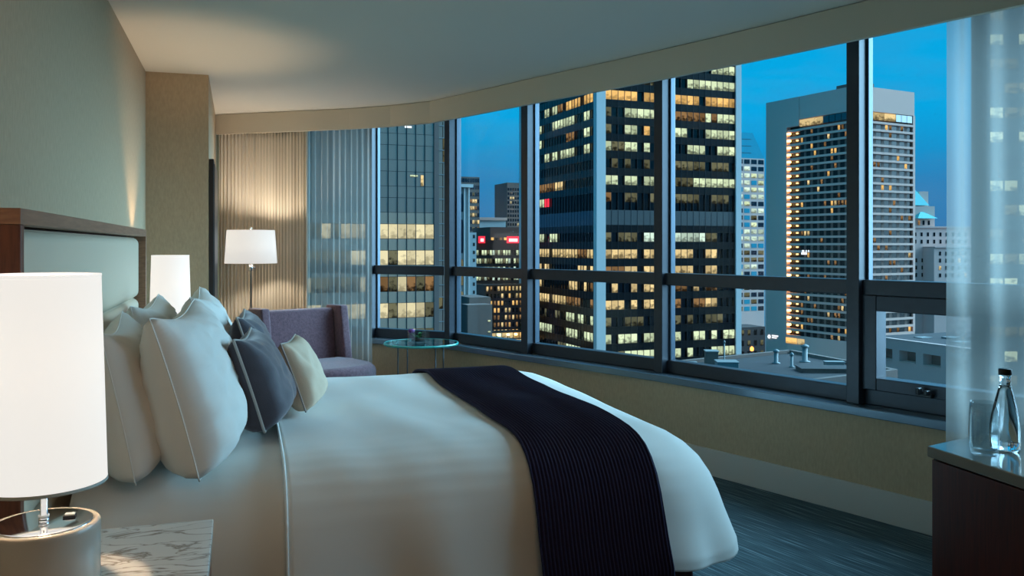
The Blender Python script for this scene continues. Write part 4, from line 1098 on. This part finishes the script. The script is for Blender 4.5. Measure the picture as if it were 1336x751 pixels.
# ---------------------------------------------------------------- near flat roof with vents
def near_roof():
    zr = EYE - 20.0
    A, B, C, D = [Vector((at(px, y, 20 * F_PX / (y - HORIZON))).xy) for px, y in ((800, 483), (1031, 460), (1168, 486), (860, 524))]
    E_ = Vector(at(790, 531, 20 * F_PX / 211).xy)
    root = empty('flat_roof_building', (C.x, C.y, GROUND)); tag(root, 'low building with flat dark gravel roof and metal vents', 'building')
    L0 = lambda q: [(p.x - C.x, p.y - C.y) for p in q]
    link('roof_deck', prism_mesh(L0([A, B, C, D, E_]), 0, zr - GROUND), M['roof_gravel'], root)
    ring = [A, B, C, D, E_]
    for a, b in zip(ring, ring[1:] + ring[:1]):
        e = (b - a).normalized(); n = Vector((-e.y, e.x)) * .45
        link('parapet', prism_mesh(L0([a + n, b + n, b - n, a - n]), zr - GROUND - 1, zr - GROUND + .55), M['concrete_dark'], root)
    def on(px, py): return at(px, py, (EYE - zr) * F_PX / (py - HORIZON))
    def rbox(name, label, px, py, w, l, h, mname, cat, lid='duct_metal'):
        p = on(px, py); r = empty(name, (p.x, p.y, zr), R(-22)); tag(r, label, cat)
        link('body', box_mesh(-w / 2, w / 2, -l / 2, l / 2, 0, h, .05), M[mname], r)
        link('lid', box_mesh(-w / 2 - .12, w / 2 + .12, -l / 2 - .12, l / 2 + .12, h, h + .18, .04), M[lid], r); return r
    rbox('skylight_box', 'low pale box at the left edge of the flat roof', 897, 482, 3.0, 3.2, 1.0, 'duct_metal', 'roof box')
    rbox('skylight_box', 'square pale metal box in the middle of the flat roof', 948, 486, 3.2, 3.0, 1.7, 'duct_metal', 'roof box')
    rbox('plant_unit', 'dark square plant unit on the flat roof', 928, 477, 2.0, 2.4, 2.4, 'concrete_dark', 'roof unit')
    rbox('skylight_box', 'low pale box on the right of the flat roof', 1088, 477, 3.0, 1.4, .6, 'duct_metal', 'roof box')
    rbox('plant_unit', 'long low dark hatch on the right half of the flat roof', 1080, 484, 9.0, 4.0, .5, 'roof_gravel', 'roof unit', 'roof_gravel')
    def vent(px, py, h, r_, label):
        p = on(px, py); v = empty('roof_vent', (p.x, p.y, zr)); tag(v, label, 'roof vent', 'roof vents')
        link('pipe', lathe_mesh([(0, 0), (r_ * 2, 0), (r_ * 2, .15), (r_, .25), (r_, h), (0, h)], 16), M['duct_metal'], v, True)
        link('cowl', lathe_mesh([(0, h), (r_ * 1.5, h + .05), (r_ * 1.5, h + .30), (r_ * .4, h + .55), (0, h + .6)], 16), M['duct_metal'], v, True)
    vent(1012.5, 474, 1.9, .35, 'short metal roof vent left of the taller one')
    vent(1033, 479, 1.9, .22, 'thin metal roof vent in front of the tall one')
    vent(1050, 472, 2.5, .45, 'tall metal roof vent with a wide cowl')
    vent(945, 472, 3.2, .12, 'slender dark roof pipe beside the dark plant unit')
near_roof()

# ---------------------------------------------------------------- podium seen through the open sash
def podium():
    d = 250; root, c = building('podium_building', 'long pale concrete podium with recessed band seen through the lower sash', px=1136, d=d)
    f = Face(root, c, -G1, TOCAM); f.n = -G2; dz = d / F_PX; zc = lambda y: EYE + (HORIZON - y) * dz
    L = f.s(1300); s1 = f.s(1146)
    f.box('wall', 0, L, GROUND, zc(466), -60, 0, 'stone_pale')
    f.box('upper_wall', 0, L, zc(451), zc(439), -60, .3, 'stone_pale')
    f.box('recess_back', 0, L, zc(466), zc(451), -60, -3.0, 'concrete_dark')
    f.box('roof_deck', .5, L - .5, zc(439), zc(439) + .25, -59, -.9, 'roof_gravel')
    f.box('parapet', 0, L, zc(439), zc(437.5), -.8, .4, 'stone_pale')
    n = 5
    for k in range(n):
        s0 = k * L / n
        f.box('fluted_fin', s0, s0 + L / n * .30, zc(466), zc(451), -3.0, .1, 'stone_pale')
        f.box('recess_sill', s0 + L / n * .31, s0 + L / n * .99, zc(466), zc(464.5), -2.9, .2, 'concrete')
    f.box('window_strip', 0, L, zc(491), zc(486), -.1, .12, 'glass_dark')
    for k in range(7):
        f.box('rooftop_unit', 8 + k * L * .1, 11 + k * L * .1, zc(439), zc(437 - (k % 3)), -12 - 6 * (k % 3), -8 - 6 * (k % 3), 'duct_metal')
podium()
def tree(px, py, d, h, label):
    p = at(px, py, d); t = empty('tree', (p.x, p.y, GROUND)); tag(t, label, 'tree', 'trees below the podium')
    hb_ = p.z - GROUND
    link('trunk', lathe_mesh([(0, 0), (.5, 0), (.25, hb_ - h * .3), (0, hb_)], 10), M['bark'], t, True)
    rr = random.Random(int(px)); vs, fs = [], []
    for k in range(420):
        a, b, r_ = rr.uniform(0, 6.28), rr.uniform(-1, 1), h * .5 * rr.random() ** .4
        c = Vector((r_ * math.cos(a) * math.sqrt(1 - b * b), r_ * math.sin(a) * math.sqrt(1 - b * b), hb_ + r_ * b * .9 - h * .1))
        u = Vector((rr.uniform(-1, 1), rr.uniform(-1, 1), rr.uniform(-1, 1))).normalized() * .5; w = u.orthogonal().normalized() * .3
        i = len(vs); vs += [c - u, c + w, c + u, c - w]; fs.append((i, i + 1, i + 2, i + 3))
    me = bpy.data.meshes.new('crown'); me.from_pydata(vs, [], fs); link('foliage', me, M['tree_leaf'], t)
tree(1200, 516, 185, 6, 'small dark tree left of the pair below the podium')
tree(1228, 516, 192, 5.5, 'small dark tree right of the pair below the podium')

# lit office behind the right sheer
gridded('lit_office', 'office building with lit windows blurred behind the right sheer curtain', 1292, 1560, 120, -60, 640, 14, 22, 'concrete_dark', None,
        lambda i, j, r: r.choice(['lit_white', 'lit_white', 'lit_dim', 'glass_blue']) if j % 3 != 2 else r.choice(['glass_blue', 'glass_blue', 'lit_dim']), rel=(.86, .42), deg=95, depth=6, seed=21)
